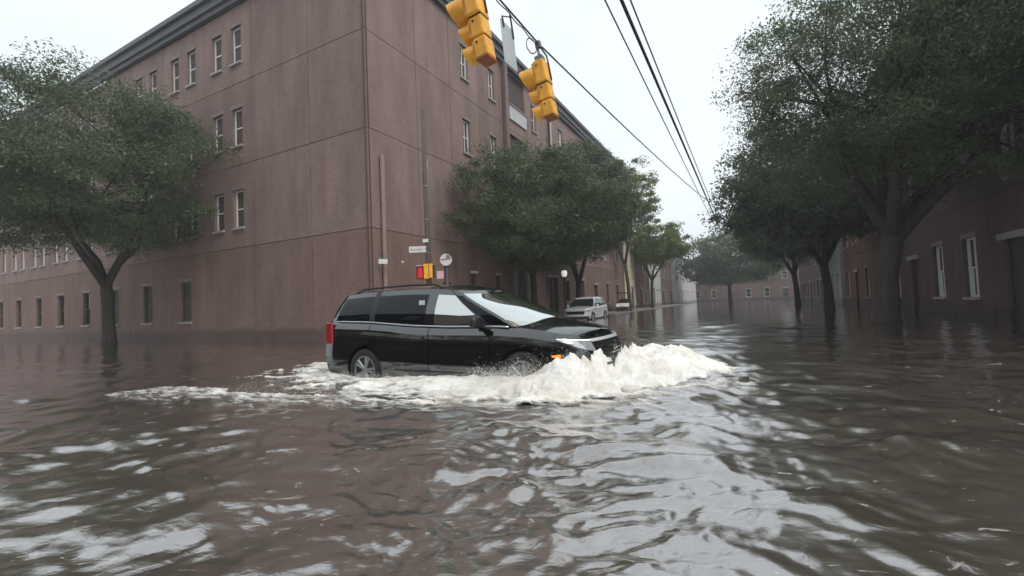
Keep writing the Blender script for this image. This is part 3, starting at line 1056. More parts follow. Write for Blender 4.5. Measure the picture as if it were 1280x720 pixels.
def wheel(parent, x, y, r, width, side):
    """side -1 near (faces -y), +1 far"""
    wt = bpy.data.objects.new('wheel', None)
    M = Matrix.Translation((x, y, r)) @ Matrix.Rotation(math.pi / 2 * side * -1, 4, 'X')
    hw = width / 2
    b = MB().lathe([(r * .66, -hw), (r * .93, -hw), (r, -hw * .6), (r, hw * .6), (r * .93, hw), (r * .70, hw), (r * .66, hw * .8)], 32, M)
    o = b.build('wheel', M_TYRE, parent, smooth=True)
    b = MB().lathe([(r * .67, hw * .55), (r * .67, hw * .92), (r * .61, hw * .92), (r * .58, hw * .3), (0.0001, hw * .3)], 32, M)
    for k in range(5):
        for dk in (-.13, .13):
            a = 2 * math.pi * k / 5 + dk
            p0 = M @ Vector((math.cos(a) * r * .12, math.sin(a) * r * .12, hw * .75))
            p1 = M @ Vector((math.cos(a + dk * .3) * r * .62, math.sin(a + dk * .3) * r * .62, hw * .85))
            b.tube([p0, p1], [r * .07, r * .06], 5)
    b.lathe([(r * .16, hw * .5), (r * .16, hw * .86), (r * .12, hw * .92), (0.0001, hw * .92)], 16, M)
    b.build('rim', M_RIM, o, smooth=False)
    bpy.data.objects.remove(wt)
    return o


def make_car(name, label, loc, rot, K):
    """K: dimensions. u runs back from the nose, local x = -u, near side y<0. Body from stacked plan outlines."""
    T = thing(name, label, K['cat'], loc, rot)
    L, HW = K['L'], K['HW']
    ztop, zbot = K['ztop'], K['zbot']
    side_u = K['side_u']
    nphi = 16
    phis = [R(90) * (i / nphi) ** 1.0 for i in range(nphi)]           # 0 nose .. <90
    rphis = [R(90) * (1 - i / 8) for i in range(1, 9)]
    fl, rl = K['front_len'], K['rear_len']
    lev = K['levels']            # (v, dwidth, dfront, drear)

    def row(v):
        dw = interp([(a[0], a[1]) for a in lev], v)
        df = interp([(a[0], a[2]) for a in lev], v)
        dr = interp([(a[0], a[3]) for a in lev], v)
        out = []
        hw = HW - dw
        for ph in phis:
            c, s_ = superell(ph, K.get('pf', 3.0))
            u = df + (fl - df) * (1 - c)
            out.append((u, hw * s_ * (1 - 0.04 * c)))
        for u in side_u:
            f = smoothstep(fl, fl + .9, np.array(u))
            out.append((u, hw * (0.975 + .025 * float(f)) if u < L * .5 else hw))
        for ph in rphis:
            c, s_ = superell(ph, 4.0)
            u = L - dr - (rl - dr) * (1 - c)
            out.append((u, hw * s_))
        return out
    nv = 26
    vs_ = [i / (nv - 1) for i in range(nv)]
    # add crease levels
    vs_ = sorted(set([round(v, 4) for v in vs_] + [a[0] for a in lev]))
    rowsR = []
    for v in vs_:
        rr_ = row(v)
        rowsR.append([(-u, -y, interp(zbot, u) + v * (interp(ztop, u) - interp(zbot, u))) for u, y in rr_])
    np_ = len(rowsR[0])
    nvv = len(vs_)
    # loop: right side (nose..tail) then left side (tail..nose)
    verts, faces = [], []
    for r_ in rowsR:
        ring = list(r_) + [(x, -y, z) for x, y, z in reversed(r_[1:-1])]
        verts += ring
    ns = 2 * np_ - 2
    for j in range(nvv - 1):
        for i in range(ns):
            i2 = (i + 1) % ns
            faces.append((j * ns + i, j * ns + i2, (j + 1) * ns + i2, (j + 1) * ns + i))
    # lid: bonnet / deck surface with crown
    KK = 10
    base = (nvv - 1) * ns
    grid = {}
    for i in range(1, np_ - 1):
        x, y, z = rowsR[-1][i]
        u = -x
        cr_ = interp(K['crown'], u)
        grid[i, 0] = base + i
        grid[i, KK] = base + ns - i
        for k in range(1, KK):
            t = k / KK * 2 - 1
            verts.append((x, y * -t, z + cr_ * (1 - abs(t) ** 2.0)))
            grid[i, k] = len(verts) - 1
    for i in range(1, np_ - 2):
        for k in range(KK):
            faces.append((grid[i, k], grid[i + 1, k], grid[i + 1, k + 1], grid[i, k + 1]))
    for i0, i1 in ((0, 1), (np_ - 1, np_ - 2)):
        for k in range(KK):
            f_ = (base + i0, grid[i1, k], grid[i1, k + 1])
            faces.append(f_ if i0 == 0 else f_[::-1])
    faces.append(tuple(range(ns - 1, -1, -1)))                         # floor
    me = bpy.data.meshes.new('tmp_body')
    me.from_pydata(verts, [], faces)
    bm = bmesh.new()
    bm.from_mesh(me)
    bmesh.ops.recalc_face_normals(bm, faces=bm.faces)
    bm.to_mesh(me)
    bm.free()
    tmp = bpy.data.objects.new('tmp_body', me)
    COL.objects.link(tmp)
    # cut the wheel arches with real cylinders, then discard the cutters
    cutters = []
    for u in K['axles']:
        cb = MB().lathe([(K['arch'], -HW - .2), (K['arch'], HW + .2)], 40, Matrix.Translation((-u, 0, K['wr'] + .01)) @ Matrix.Rotation(math.pi / 2, 4, 'X'))
        co_ = cb.build('tmp_cut', M_TRIM)
        cutters.append(co_)
        md = tmp.modifiers.new('cut', 'BOOLEAN')
        md.operation = 'DIFFERENCE'
        md.object = co_
        md.solver = 'EXACT'
    dg = bpy.context.evaluated_depsgraph_get()
    dg.update()
    me2 = bpy.data.meshes.new_from_object(tmp.evaluated_get(dg))
    for co_ in cutters:
        bpy.data.objects.remove(co_)
    bpy.data.objects.remove(tmp)
    # sort faces into panels
    buckets = {}
    V3 = [tuple(v.co) for v in me2.vertices]
    for p in me2.polygons:
        c = p.center
        nn = p.normal
        u, y, z = -c.x, c.y, c.z
        vrel = (z - interp(zbot, u)) / (interp(ztop, u) - interp(zbot, u))
        key = 'body'
        flat_side = abs(nn.y) > .35 and abs(y) > HW * .75
        inside_arch = any(math.hypot(u - a, z - K['wr'] - .01) < K['arch'] * 1.002 for a in K['axles']) and nn.z < .9 and not (abs(y) > HW * .9 and abs(nn.y) > .6)
        if inside_arch or nn.z < -.9:
            key = 'arch_liner'
        elif flat_side:
            for dn, u0, u1 in K['doors']:
                if u0 < u < u1 and vrel > .10:
                    key = (dn, 1 if y > 0 else -1)
            if K.get('seams') and any(abs(u - s_) < .007 for s_ in K['seams']) and vrel > .10:
                key = None
            if vrel < .10:
                key = 'sill_trim'
        elif nn.z > .35 and K['hood'][0] < u < K['hood'][1] and abs(y) < HW * .93 and vrel > .97:
            key = 'hood'
        if key is None:
            continue
        buckets.setdefault(key, []).append(tuple(p.vertices))
    pm = K['paint']
    doors_o = {}
    for key, fl_ in buckets.items():
        used = sorted({i for f_ in fl_ for i in f_})
        mp_ = {i: k for k, i in enumerate(used)}
        b = MB()
        b.v = [V3[i] for i in used]
        b.f = [tuple(mp_[i] for i in f_) for f_ in fl_]
        nm = key[0] if isinstance(key, tuple) else key
        o = b.build(nm, M_TRIM if nm in ('arch_liner', 'sill_trim') else pm, T, smooth=True)
        me_ = o.data
        me_.set_sharp_from_angle(angle=R(28))
        if isinstance(key, tuple):
            doors_o[key] = o
    # dark inner shell seen through the seams
    b = MB()
    ins = [[(x * .995 - .02, y * .975, z - .01) for x, y, z in rowsR[j]] for j in range(0, nvv, 3)]
    for r_ in ins:
        for sgn in (1, -1):
            pass
    nI = len(ins)
    for sgn in (1, -1):
        vv = [(x, y * sgn, z) for r_ in ins for x, y, z in r_]
        b.add(vv, [(j * np_ + i, j * np_ + i + 1, (j + 1) * np_ + i + 1, (j + 1) * np_ + i) for j in range(nI - 1) for i in range(np_ - 1)
                   if not any(math.hypot(-vv[j * np_ + i][0] - a, vv[j * np_ + i][2] - K['wr']) < K['arch'] + .12 for a in K['axles'])])
    b.build('inner_shell', M_TRIM, T)

    # greenhouse
    G = K['gh']
    gl = []
    ngv = 15
    gphis = [R(90) * i / 14 for i in range(14)]
    seg = G['seg']              # list of (belt_u, roof_u, kind) boundaries along the side
    sub = 5
    for j in range(ngv):
        v = j / (ngv - 1)
        r_ = []
        # tumblehome bends over towards the roof
        hw = G['hw0'] + (G['hw1'] - G['hw0']) * (v ** G.get('tum', 1.8))
        cu = seg[0][0] + (seg[0][1] - seg[0][0]) * v                      # corner u
        nu = G['ws0'] + (G['ws1'] - G['ws0']) * (v ** 1.06)
        for ph in gphis:
            c, s_ = superell(ph, 2.35)
            r_.append((nu + (cu - nu) * (1 - c), hw * s_))
        for q in range(len(seg) - 1):
            for k in range(sub):
                t = k / sub
                a = seg[q][0] + (seg[q][1] - seg[q][0]) * v
                b2 = seg[q + 1][0] + (seg[q + 1][1] - seg[q + 1][0]) * v
                r_.append((a + (b2 - a) * t, hw))
        ru = seg[-1][0] + (seg[-1][1] - seg[-1][0]) * v
        tu = G['tail0'] + (G['tail1'] - G['tail0']) * v
        for i in range(0, 9):
            c, s_ = superell(R(90) * (1 - i / 8), 3.4)
            r_.append((ru + (tu - ru) * c, hw * s_))
        rz = []
        for u, y in r_:
            zb = interp(ztop, u) - .012 + (interp(K['crown'], u) * (1 - min(1, y / HW) ** 2.0) if u < G['crown_until'] else 0)
            zt = interp(G['roof'], u)
            rz.append((-u, -y, zb + (zt - zb) * v))
        gl.append(rz)
    m_ = len(gl[0])
    kinds = ['ws'] * 12 + ['ap'] * 2
    for q in range(len(seg) - 1):
        kinds += [seg[q][2]] * sub
    kinds += ['rp'] * 2 + ['rw'] * 7
    parts = {}

    def put(key, quad):
        parts.setdefault(key, []).append(quad)
    for sgn in (1, -1):
        for j in range(ngv - 1):
            vmid = (j + .5) / (ngv - 1)
            for i in range(m_ - 1):
                kd = kinds[i] if i < len(kinds) else 'rw'
                q = [gl[j][i], gl[j][i + 1], gl[j + 1][i + 1], gl[j + 1][i]]
                q = [(x, y * sgn, z) for x, y, z in q]
                if sgn < 0: q = q[::-1]
                zone = vmid
                if kd == 'ws' and .02 < zone < .96: put(('windshield', 0), q)
                elif kd in ('fw', 'tw', 'qw', 'sw_') and .08 < zone < .88:
                    put(({'fw': 'front_window', 'tw': 'rear_window', 'qw': 'quarter_window', 'sw_': 'sail_window'}[kd], sgn), q)
                elif kd == 'bp': put(('pillar', sgn * (i + 1)), q)
                elif kd == 'rw' and .15 < zone < .8: put(('back_window', 0), q)
                else: put(('roof', 0), q)
    # roof lid
    for i in range(1, m_ - 2):
        for k in range(8):
            q = []
            for ii, kk in ((i, k), (i + 1, k), (i + 1, k + 1), (i, k + 1)):
                x, y, z = gl[-1][ii]
                t = kk / 8 * 2 - 1
                q.append((x, y * -t, z + G['rcrown'] * (1 - abs(t) ** 2.2) * min(1, max(0, (-x - G['ws1']) / .5 + .25))))
            put(('roof', 0), q)
    for k in range(8):
        q = []
        x, y, z = gl[-1][1]
        a = [(x, y * -(kk / 8 * 2 - 1), z + G['rcrown'] * (1 - abs(kk / 8 * 2 - 1) ** 2.2) * .25) for kk in (k, k + 1)]
        put(('roof', 0), [gl[-1][0], a[0], a[1]])
    gm = {'windshield': K['glass_w'], 'front_window': K['glass_f'], 'sail_window': K['glass_t'], 'rear_window': K['glass_t'], 'quarter_window': K['glass_t'], 'back_window': K['glass_t'], 'roof': pm, 'pillar': K['pillar']}
    for (nm, sg), qs in parts.items():
        b = MB()
        for q in qs:
            b.add(q, [tuple(range(len(q)))])
        o = b.build(nm, gm[nm], T, smooth=True)
        bm = bmesh.new()
        bm.from_mesh(o.data)
        bmesh.ops.remove_doubles(bm, verts=bm.verts, dist=.0008)
        bmesh.ops.recalc_face_normals(bm, faces=bm.faces)
        bm.to_mesh(o.data)
        bm.free()
        o.data.polygons.foreach_set('use_smooth', [True] * len(o.data.polygons))
        if nm == 'roof':
            o.data.set_sharp_from_angle(angle=R(35))
    # weather strip and bright belt moulding
    for sgn in (1, -1):
        u0, u1 = seg[0][0] + .05, seg[-1][0] - .05
        n_ = 24
        pts = []
        for k in range(n_ + 1):
            u = u0 + (u1 - u0) * k / n_
            pts.append((-u, -(G['hw0'] + .012) * sgn, interp(ztop, u) + .005))
        MB().tube(pts, .013, 6).build('belt_moulding', M_CHROME if K.get('chrome') else M_TRIM, T, smooth=True)
    for u in K['axles']:
        for sgn in (-1, 1):
            wheel(T, -u, sgn * (HW - K['ww'] / 2 - .015), K['wr'], K['ww'], sgn)
    K['rows'] = rowsR
    K['vs'] = vs_
    K['row'] = row
    return T, K, doors_o


def on_side(K, u, z, off=.0):
    """point on the near flank at u (behind the nose), height z; returns local x,y,z"""
    v = (z - interp(K['zbot'], u)) / (interp(K['ztop'], u) - interp(K['zbot'], u))
    r_ = K['row'](max(0, min(1, v)))
    uu = [a for a, _ in r_]
    yy = [b for _, b in r_]
    k = max(range(len(yy)), key=lambda i: yy[i])
    return (-u, -(float(np.interp(u, uu[:k + 1] + uu[k + 1:], yy)) + off), z)


def front_patch(K, phi0, phi1, zf0, zf1, off, n=10, m=5):
    """a patch lying just proud of the nose, between plan angles phi0..phi1 (0 = centre, 90 = flank);
    zf0, zf1 give its lower and upper edge height against t in 0..1"""
    b = MB()
    vs = []
    fl = K['front_len']
    lev = K['levels']
    for i in range(n + 1):
        t = i / n
        ph = R(phi0 + (phi1 - phi0) * t)
        for j in range(m + 1):
            z = zf0(t) + (zf1(t) - zf0(t)) * j / m
            u_ = 0.3
            for _ in range(3):
                v = (z - interp(K['zbot'], u_)) / (interp(K['ztop'], u_) - interp(K['zbot'], u_))
                v = max(0, min(1, v))
                dw = interp([(a[0], a[1]) for a in lev], v)
                df = interp([(a[0], a[2]) for a in lev], v)
                c, s_ = superell(ph, K.get('pf', 3.0))
                u_ = df + (fl - df) * (1 - c)
            y_ = (K['HW'] - dw) * s_ * (1 - .04 * c)
            nx, ny = math.cos(ph), math.sin(ph)
            vs.append((-(u_) + off * nx, -(y_ + off * ny), z))
    fs = []
    for i in range(n):
        for j in range(m):
            a = i * (m + 1) + j
            fs.append((a, a + m + 1, a + m + 2, a + 1))
    b.add(vs, fs)
    return b


VAN = dict(cat='minivan', L=5.12, HW=.985, wr=.36, ww=.23, arch=.405, axles=(1.0, 4.0), paint=M_PAINT, pillar=M_TRIM,
           glass_w=M_GLASS_W, glass_f=M_GLASS_F, glass_t=M_GLASS_T, chrome=True, front_len=.62, rear_len=.30, pf=2.7,
           ztop=[(0, .86), (.1, .885), (.3, .925), (.6, .975), (1.0, 1.03), (1.4, 1.055), (2.3, 1.06), (3.0, 1.085), (3.9, 1.15), (5.2, 1.19)],
           zbot=[(0, .22), (.5, .20), (4.6, .20), (5.2, .30)],
           crown=[(0, .0), (.12, .045), (.4, .085), (1.0, .12), (1.5, .12), (2.2, .06), (5.2, .03)],
           levels=[(0, .07, .10, .12), (.12, .02, .03, .04), (.35, 0.0, 0.0, 0.0), (.55, .012, .035, .02), (.76, .018, .06, .04), (.86, .006, .10, .05), (.93, .030, .15, .06), (1.0, .085, .20, .08)],
           side_u=sorted(set([.70, .80, .95, 1.1, 1.25, 1.40, 1.493, 1.507, 1.7, 1.9, 2.1, 2.3, 2.5, 2.593, 2.607, 2.8, 3.1, 3.4, 3.7, 3.853, 3.867, 4.0, 4.2, 4.4, 4.6, 4.75])),
           seams=(1.5, 2.6, 3.86), doors=(('front_door', 1.5, 2.6), ('sliding_door', 2.6, 3.86)), hood=(.14, 1.25),
           gh=dict(hw0=.905, hw1=.70, ws0=.94, ws1=2.02, tail0=5.02, tail1=4.82, crown_until=2.0, rcrown=.075,
                   seg=[(1.16, 2.24, 'sw_'), (1.47, 2.31, 'bp'), (1.52, 2.34, 'fw'), (2.54, 2.54, 'bp2'), (2.72, 2.72, 'tw'), (3.80, 3.80, 'bp'), (3.92, 3.92, 'qw'), (4.74, 4.60, 'end')],
                   roof=[(1.9, 1.57), (2.2, 1.605), (2.6, 1.645), (3.2, 1.665), (4.2, 1.655), (5.0, 1.61)]))
VAN_T, VAN, DOORS = make_car('minivan', 'black minivan driving through the flood water and throwing up a white bow wave', (VN[0], VN[1], GROUND), R(-30), VAN)

# van details on the flank and nose
for sgn in (1, -1):
    for dn, u in (('front_door', 2.42), ('sliding_door', 2.80)):
        x, y, z = on_side(VAN, u, .90, .022)
        h_ = MB().box((x, y * sgn, z), (.20, .03, .032))
        p_ = DOORS.get((dn, -sgn))
        h_.build('handle', M_PAINT, p_ or VAN_T, bevel=.01)
    # door mirror
    x, y, z = on_side(VAN, 1.66, 1.05, 0)
    b = MB()
    b.lathe([(0.0001, -.13), (.055, -.125), (.085, -.08), (.095, .0), (.088, .08), (.06, .125), (0.0001, .13)], 14,
            Matrix.Translation((x + .02, (y - .17) * sgn, z + .085)) @ Matrix.Rotation(R(90), 4, 'X') @ Matrix.Diagonal((.75, 1.0, 1.0, 1)))
    b.box((x, (y - .03) * sgn, z + .02), (.10, .14, .06))
    b.build('mirror', M_TRIM, VAN_T, smooth=True)
    # roof rail
    pts = [(-u, -.64 * sgn, interp(VAN['gh']['roof'], u) + .075) for u in (2.55, 2.7, 3.2, 3.8, 4.3, 4.5)]
    pts[0] = (pts[0][0], pts[0][1], pts[0][2] - .05)
    pts[-1] = (pts[-1][0], pts[-1][1], pts[-1][2] - .05)
    MB().tube(pts, .017, 6).build('roof_rail', M_TRIM, VAN_T, smooth=True)
# wipers
b = MB()
for y0 in (-.55, .1):
    b.tube([(-1.16, y0, 1.135), (-1.26, y0 + .28, 1.205), (-1.30, y0 + .55, 1.225)], .010, 5)
b.build('wiper', M_TRIM, VAN_T)


def mirrored(b):
    c = MB()
    c.v = [(x, -y, z) for x, y, z in b.v]
    c.f = [f_[::-1] for f_ in b.f]
    return c


for flip in (False, True):
    def put(b, nm, m, parent=VAN_T):
        return (mirrored(b) if flip else b).build(nm, m, parent, smooth=True)
    # headlight: tapering back into the wing
    hl = put(front_patch(VAN, 30, 79, lambda t: .70 + .165 * t ** 1.2, lambda t: .835 + .045 * t, .010, 16, 6), 'headlight', M_LAMPG)
    put(front_patch(VAN, 29, 80, lambda t: .838 + .045 * t, lambda t: .856 + .036 * t, .016, 16, 2), 'light_strip', M_LED, hl)
    put(front_patch(VAN, 55, 78, lambda t: .72 + .14 * t, lambda t: .75 + .12 * t, .016, 8, 2), 'light_bezel', M_TRIM, hl)
    # amber side marker
    put(front_patch(VAN, 77.5, 86.8, lambda t: .645 + .01 * t, lambda t: .692 - .012 * t, .010, 6, 3), 'side_marker', M_AMBER)
    put(front_patch(VAN, 28, 58, lambda t: .34, lambda t: .48, .010, 8, 3), 'fog_lamp', M_TRIM)
# chrome bar over the grille and the grille itself
b = front_patch(VAN, 0, 30, lambda t: .825, lambda t: .862, .024, 8, 3)
bb = mirrored(b)
b.add(bb.v, bb.f)
b.build('grille_bar', M_SILVER, VAN_T, smooth=True)
b = front_patch(VAN, 0, 29, lambda t: .58 + .05 * t, lambda t: .82, .006, 8, 5)
bb = mirrored(b)
b.add(bb.v, bb.f)
gr = b.build('grille', M_TRIM, VAN_T, smooth=True)
for zz in (.63, .68, .73, .78):
    b = front_patch(VAN, 0, 27, lambda t, zz=zz: zz, lambda t, zz=zz: zz + .014, .018, 8, 1)
    bb = mirrored(b)
    b.add(bb.v, bb.f)
    b.build('grille_slat', M_PAINT, gr, smooth=True)
# plain chrome badge: two uprights and a cross bar in a rounded surround
b = MB()
for yy in (-.045, .045):
    b.box((-.045 + .02, yy, .735), (.02, .018, .09))
b.box((-.045 + .02, 0, .735), (.02, .075, .016))
for zz in (.685, .785):
    b.box((-.045 + .02, 0, zz), (.02, .13, .010))
b.build('emblem', M_CHROME, gr)
# lower bumper lip
b = front_patch(VAN, 0, 62, lambda t: .505 + .02 * t, lambda t: .535 + .02 * t, .045, 14, 2)
bb = mirrored(b)
b.add(bb.v, bb.f)
b.build('bumper_lip', M_TRIM, VAN_T, smooth=True)
# fuel-side rub line and tail lamps
for sgn in (1, -1):
    b = MB()
    for k in range(6):
        pass
    x, y, z = on_side(VAN, 4.83, 1.0, .012)
    MB().box((x, y * sgn, .98), (.16, .05, .38)).build('tail_light', M_TAIL, VAN_T, bevel=.02)
    pts = [on_side(VAN, u, .40, .006) for u in (1.62, 2.0, 2.4, 2.8, 3.3)]
    MB().tube([(x, y * sgn, z) for x, y, z in pts], .012, 6).build('side_moulding', M_TRIM, VAN_T)
# small permit sticker in the rear side glass
x, y, z = -2.80, -.83, 1.50
MB().box((-2.82, -.832, 1.44), (.11, .012, .07)).build('window_sticker', M_SIGNW, VAN_T)

# the silver car under the trees
SUV = dict(cat='car', L=4.35, HW=.90, wr=.34, ww=.22, arch=.39, axles=(.88, 3.5), paint=M_SILVER, pillar=M_TRIM,
           glass_w=M_GLASS_S, glass_f=M_GLASS_S, glass_t=M_GLASS_T, front_len=.55, rear_len=.35, pf=3.0,
           ztop=[(0, .84), (.2, .93), (.8, 1.0), (1.2, 1.04), (2.4, 1.06), (3.6, 1.12), (4.4, 1.14)],
           zbot=[(0, .24), (4.4, .26)],
           crown=[(0, 0), (.2, .04), (1.0, .07), (2.0, .05), (4.4, .02)],
           levels=[(0, .08, .10, .12), (.15, .02, .02, .03), (.4, 0, 0, 0), (.7, .01, .05, .03), (.9, .02, .10, .05), (1.0, .07, .16, .07)],
           side_u=sorted([.65, .8, 1.0, 1.2, 1.343, 1.357, 1.6, 1.9, 2.2, 2.393, 2.407, 2.7, 3.0, 3.243, 3.257, 3.5, 3.8, 3.95]),
           seams=(1.35, 2.4, 3.25), doors=(('front_door', 1.35, 2.4), ('rear_door', 2.4, 3.25)), hood=(.2, 1.1),
           gh=dict(hw0=.83, hw1=.62, ws0=1.05, ws1=1.72, tail0=4.25, tail1=3.95, crown_until=1.8, rcrown=.06,
                   seg=[(1.25, 1.90, 'ap2'), (1.35, 1.96, 'fw'), (2.34, 2.34, 'bp'), (2.46, 2.46, 'fw'), (3.20, 3.15, 'bp'), (3.30, 3.25, 'qw'), (3.9, 3.7, 'end')],
                   roof=[(1.6, 1.56), (1.9, 1.62), (2.6, 1.66), (3.4, 1.65), (4.3, 1.60)]))
sx, sy, _ = sw(28.4, -9.55)
SUV_T, SUV, _d = make_car('parked_car', 'silver hatchback car parked facing us under the forked oak', (sx - D[0] * 2.1, sy - D[1] * 2.1, GROUND), STREET_ROT + math.pi, SUV)
for flip in (False, True):
    f_ = (lambda b: mirrored(b)) if flip else (lambda b: b)
    f_(front_patch(SUV, 34, 76, lambda t: .68 + .10 * t, lambda t: .80 + .06 * t, .012, 10, 4)).build('headlight', M_LAMPG, SUV_T, smooth=True)
    b = MB().lathe([(0.0001, -.11), (.07, -.08), (.085, 0), (.07, .08), (0.0001, .11)], 10, Matrix.Translation((-1.42, (-1.0 if not flip else 1.0), 1.10)) @ Matrix.Rotation(R(90), 4, 'X'))
    b.build('mirror', M_SILVER, SUV_T, smooth=True)
    f_(front_patch(SUV, 30, 70, lambda t: .36, lambda t: .46, .012, 8, 3)).build('fog_lamp', M_TRIM, SUV_T)
b = front_patch(SUV, 0, 33, lambda t: .60, lambda t: .78, .012, 8, 4)
bb = mirrored(b)
b.add(bb.v, bb.f)
b.build('grille', M_TRIM, SUV_T)
b = front_patch(SUV, 0, 60, lambda t: .30, lambda t: .44, .014, 10, 3)
bb = mirrored(b)
b.add(bb.v, bb.f)
b.build('air_intake', M_TRIM, SUV_T)
b = front_patch(SUV, 0, 30, lambda t: .68, lambda t: .705, .022, 6, 1)
bb = mirrored(b)
b.add(bb.v, bb.f)
b.build('grille_bar', M_CHROME, SUV_T)

# golf cart
gx, gy, _ = sw(43.6, -10.7)
GC = thing('golf_cart', 'small golf cart with dark roof and white front beyond the silver car', 'golf cart', (gx, gy, -.05), STREET_ROT + math.pi)
b = MB()
prof_ = [(1.14, .50), (1.16, .62), (1.05, .80), (.80, .88), (.62, .90), (.58, .70), (.58, .50)]
vs = [(x, y, z) for y in (-.58, .58) for x, z in prof_]
n_ = len(prof_)
b.add(vs, [tuple(range(n_)), tuple(range(2 * n_ - 1, n_ - 1, -1))] + [(i, i + n_, (i + 1) % n_ + n_, (i + 1) % n_) for i in range(n_)])
b.build('front_cowl', M_WPAINT, GC, bevel=.05)
MB().box((-.25, 0, .34), (1.7, 1.1, .12)).box((-.75, 0, .55), (.8, 1.12, .36)).box((.85, 0, .34), (.62, 1.12, .28)).box((.56, 0, .95), (.06, 1.1, .12)).build('body', M_CARTD, GC, bevel=.03)
MB().box((-.35, 0, .78), (.52, 1.05, .14)).build('seat', M_SEAT, GC, bevel=.04)
MB().box((-.66, 0, 1.08), (.12, 1.05, .44)).build('backrest', M_SEAT, GC, bevel=.04)
MB().box((-.05, 0, 1.86), (1.85, 1.2, .08)).build('roof', M_CARTD, GC, bevel=.03)
for x_, y_ in ((.62, -.52), (.62, .52), (-.85, -.52), (-.85, .52)):
    MB().tube([(x_ + (.05 if x_ > 0 else -.05), y_, .8 if x_ > 0 else .6), (x_ - .05, y_, 1.84)], .022, 6).build('roof_post', M_IRON, GC)
MB().tube([(.60, -.25, .9), (.38, -.25, 1.05)], .02, 6).lathe([(.15, -.012), (.17, 0), (.15, .012)], 16, Matrix.Translation((.37, -.25, 1.06)) @ Matrix.Rotation(R(-55), 4, 'Y')).build('steering_wheel', M_IRON, GC)
for x_ in (.78, -.75):
    for sgn in (-1, 1):
        wheel(GC, x_, sgn * .5, .23, .18, sgn)
for sgn in (-1, 1):
    MB().lathe([(.06, 0), (.06, .03), (0.0001, .04)], 12, Matrix.Translation((1.12, .38 * sgn, .62)) @ Matrix.Rotation(R(90), 4, 'Y')).build('headlight', M_LED, GC)

# ------------------------------------------------------------------ traffic signals on the span wire
FACE = -E                                          # the signals face the cross street traffic


def signal(loc, label, yaw_extra=0.0, lean=R(9)):
    rot = math.atan2(FACE[1], FACE[0]) + yaw_extra
    T = thing('traffic_signal', label, 'traffic light', loc, rot, 'yellow traffic signals on the span wire')
    # swing sideways on the wire: lean in the picture plane = about the axis of view
    T.rotation_euler = (Matrix.Rotation(lean, 3, Vector((0.10, -1, -.0)).normalized()) @ Matrix.Rotation(rot, 3, 'Z')).to_euler()
    z = 0.0
    for i, (h, wd, rl_, vl) in enumerate(((.36, .28, .150, .255), (.255, .215, .106, .17), (.255, .215, .106, .17))):
        zc = z - h / 2
        b = MB().box((0, 0, zc), (.175, wd, h - .014))
        s_ = b.build('housing', M_SIGY, T, bevel=.022)
        # door frame
        MB().box((.10, 0, zc), (.03, wd - .03, h - .045)).build('door', M_SIGY, s_, bevel=.01)
        # visor: round tunnel, longer on top
        n = 28
        vo, fo = [], []
        for ring, (rr2, far) in enumerate(((rl_, 0), (rl_ * 1.03, 1), (rl_ * .97, 1), (rl_ * .95, 0))):
            for k in range(n):
                a = 2 * math.pi * k / n
                up = math.sin(a)
                ln = vl * (.84 + .16 * up) if far else 0.0
                vo.append((.10 + ln, rr2 * math.cos(a), zc + rr2 * up - (.02 * ln if far else 0)))
        for ring in range(3):
            for k in range(n):
                k2 = (k + 1) % n
                fo.append((ring * n + k, ring * n + k2, (ring + 1) * n + k2, (ring + 1) * n + k))
        MB().add(vo, fo).build('visor', M_SIGY, s_, smooth=True).data.set_sharp_from_angle(angle=R(40))
        MB().lathe([(rl_ * .93, .0), (rl_ * .7, .02), (0.0001, .035)], 20, Matrix.Translation((.115, 0, zc)) @ Matrix.Rotation(R(90), 4, 'Y')).build('lens', M_SIGIN, s_, smooth=True)
        MB().lathe([(.012, -wd / 2 - .012), (.012, wd / 2 + .012)], 8, Matrix.Translation((.03, 0, zc + h * .25)) @ Matrix.Rotation(R(90), 4, 'X')).build('latch', M_SIGIN, s_)
        z -= h
        if i < 2:
            MB().box((0, 0, z), (.17, wd * .7 + .03 * 0, .02)).build('gasket', M_SIGIN, T)
    MB().box((0, 0, z - .008), (.17, .24, .03)).build('bottom_cap', M_SIGBOT, T, bevel=.006)
    MB().box((0, 0, .04), (.12, .14, .09)).tube([(0, 0, .05), (0, 0, .27)], .022, 8).build('hanger', M_STEEL, T)
    MB().box((-.02, 0, .27), (.08, .07, .10)).build('wire_clamp', M_STEEL, T)
    MB().tube([(-.03, -.02, .26), (-.10, -.05, .08), (-.102, -.06, -.10), (-.10, -.06, -.30)], .013, 6).build('lead', M_WIRE, T, smooth=True)
    return T


S1 = np.array([-.33, 5.28, 4.92])     # top of the first housing
S2 = np.array([.58, 6.80, 4.83])
signal(tuple(S1), 'nearer yellow traffic signal at the top edge, left of the hanging sign')
signal(tuple(S2), 'farther yellow traffic signal right of the hanging sign')

# span wire
wdir = (S2 - S1)
wdir[2] = 0
wdir /= np.linalg.norm(wdir)
wa = S1 + np.array([-.02, 0, .30])
wb = S2 + np.array([-.02, 0, .30])
wend = wb + wdir * 16 + np.array([0.4, 0, .4])
wst = wa - wdir * 6 + np.array([0, 0, .35])
pts = [wst, wa, wa * .5 + wb * .5 + np.array([0, 0, -.0]), wb]
for k in range(1, 13):
    t = k / 12
    p = wb + (wend - wb) * t
    p[2] -= .35 * 4 * t * (1 - t) * .3
    pts.append(p)
sp = MB().tube(pts, .013, 6).build('span_wire', M_WIRE)
tag(sp, 'black span wire that carries the two yellow signals', 'cable')
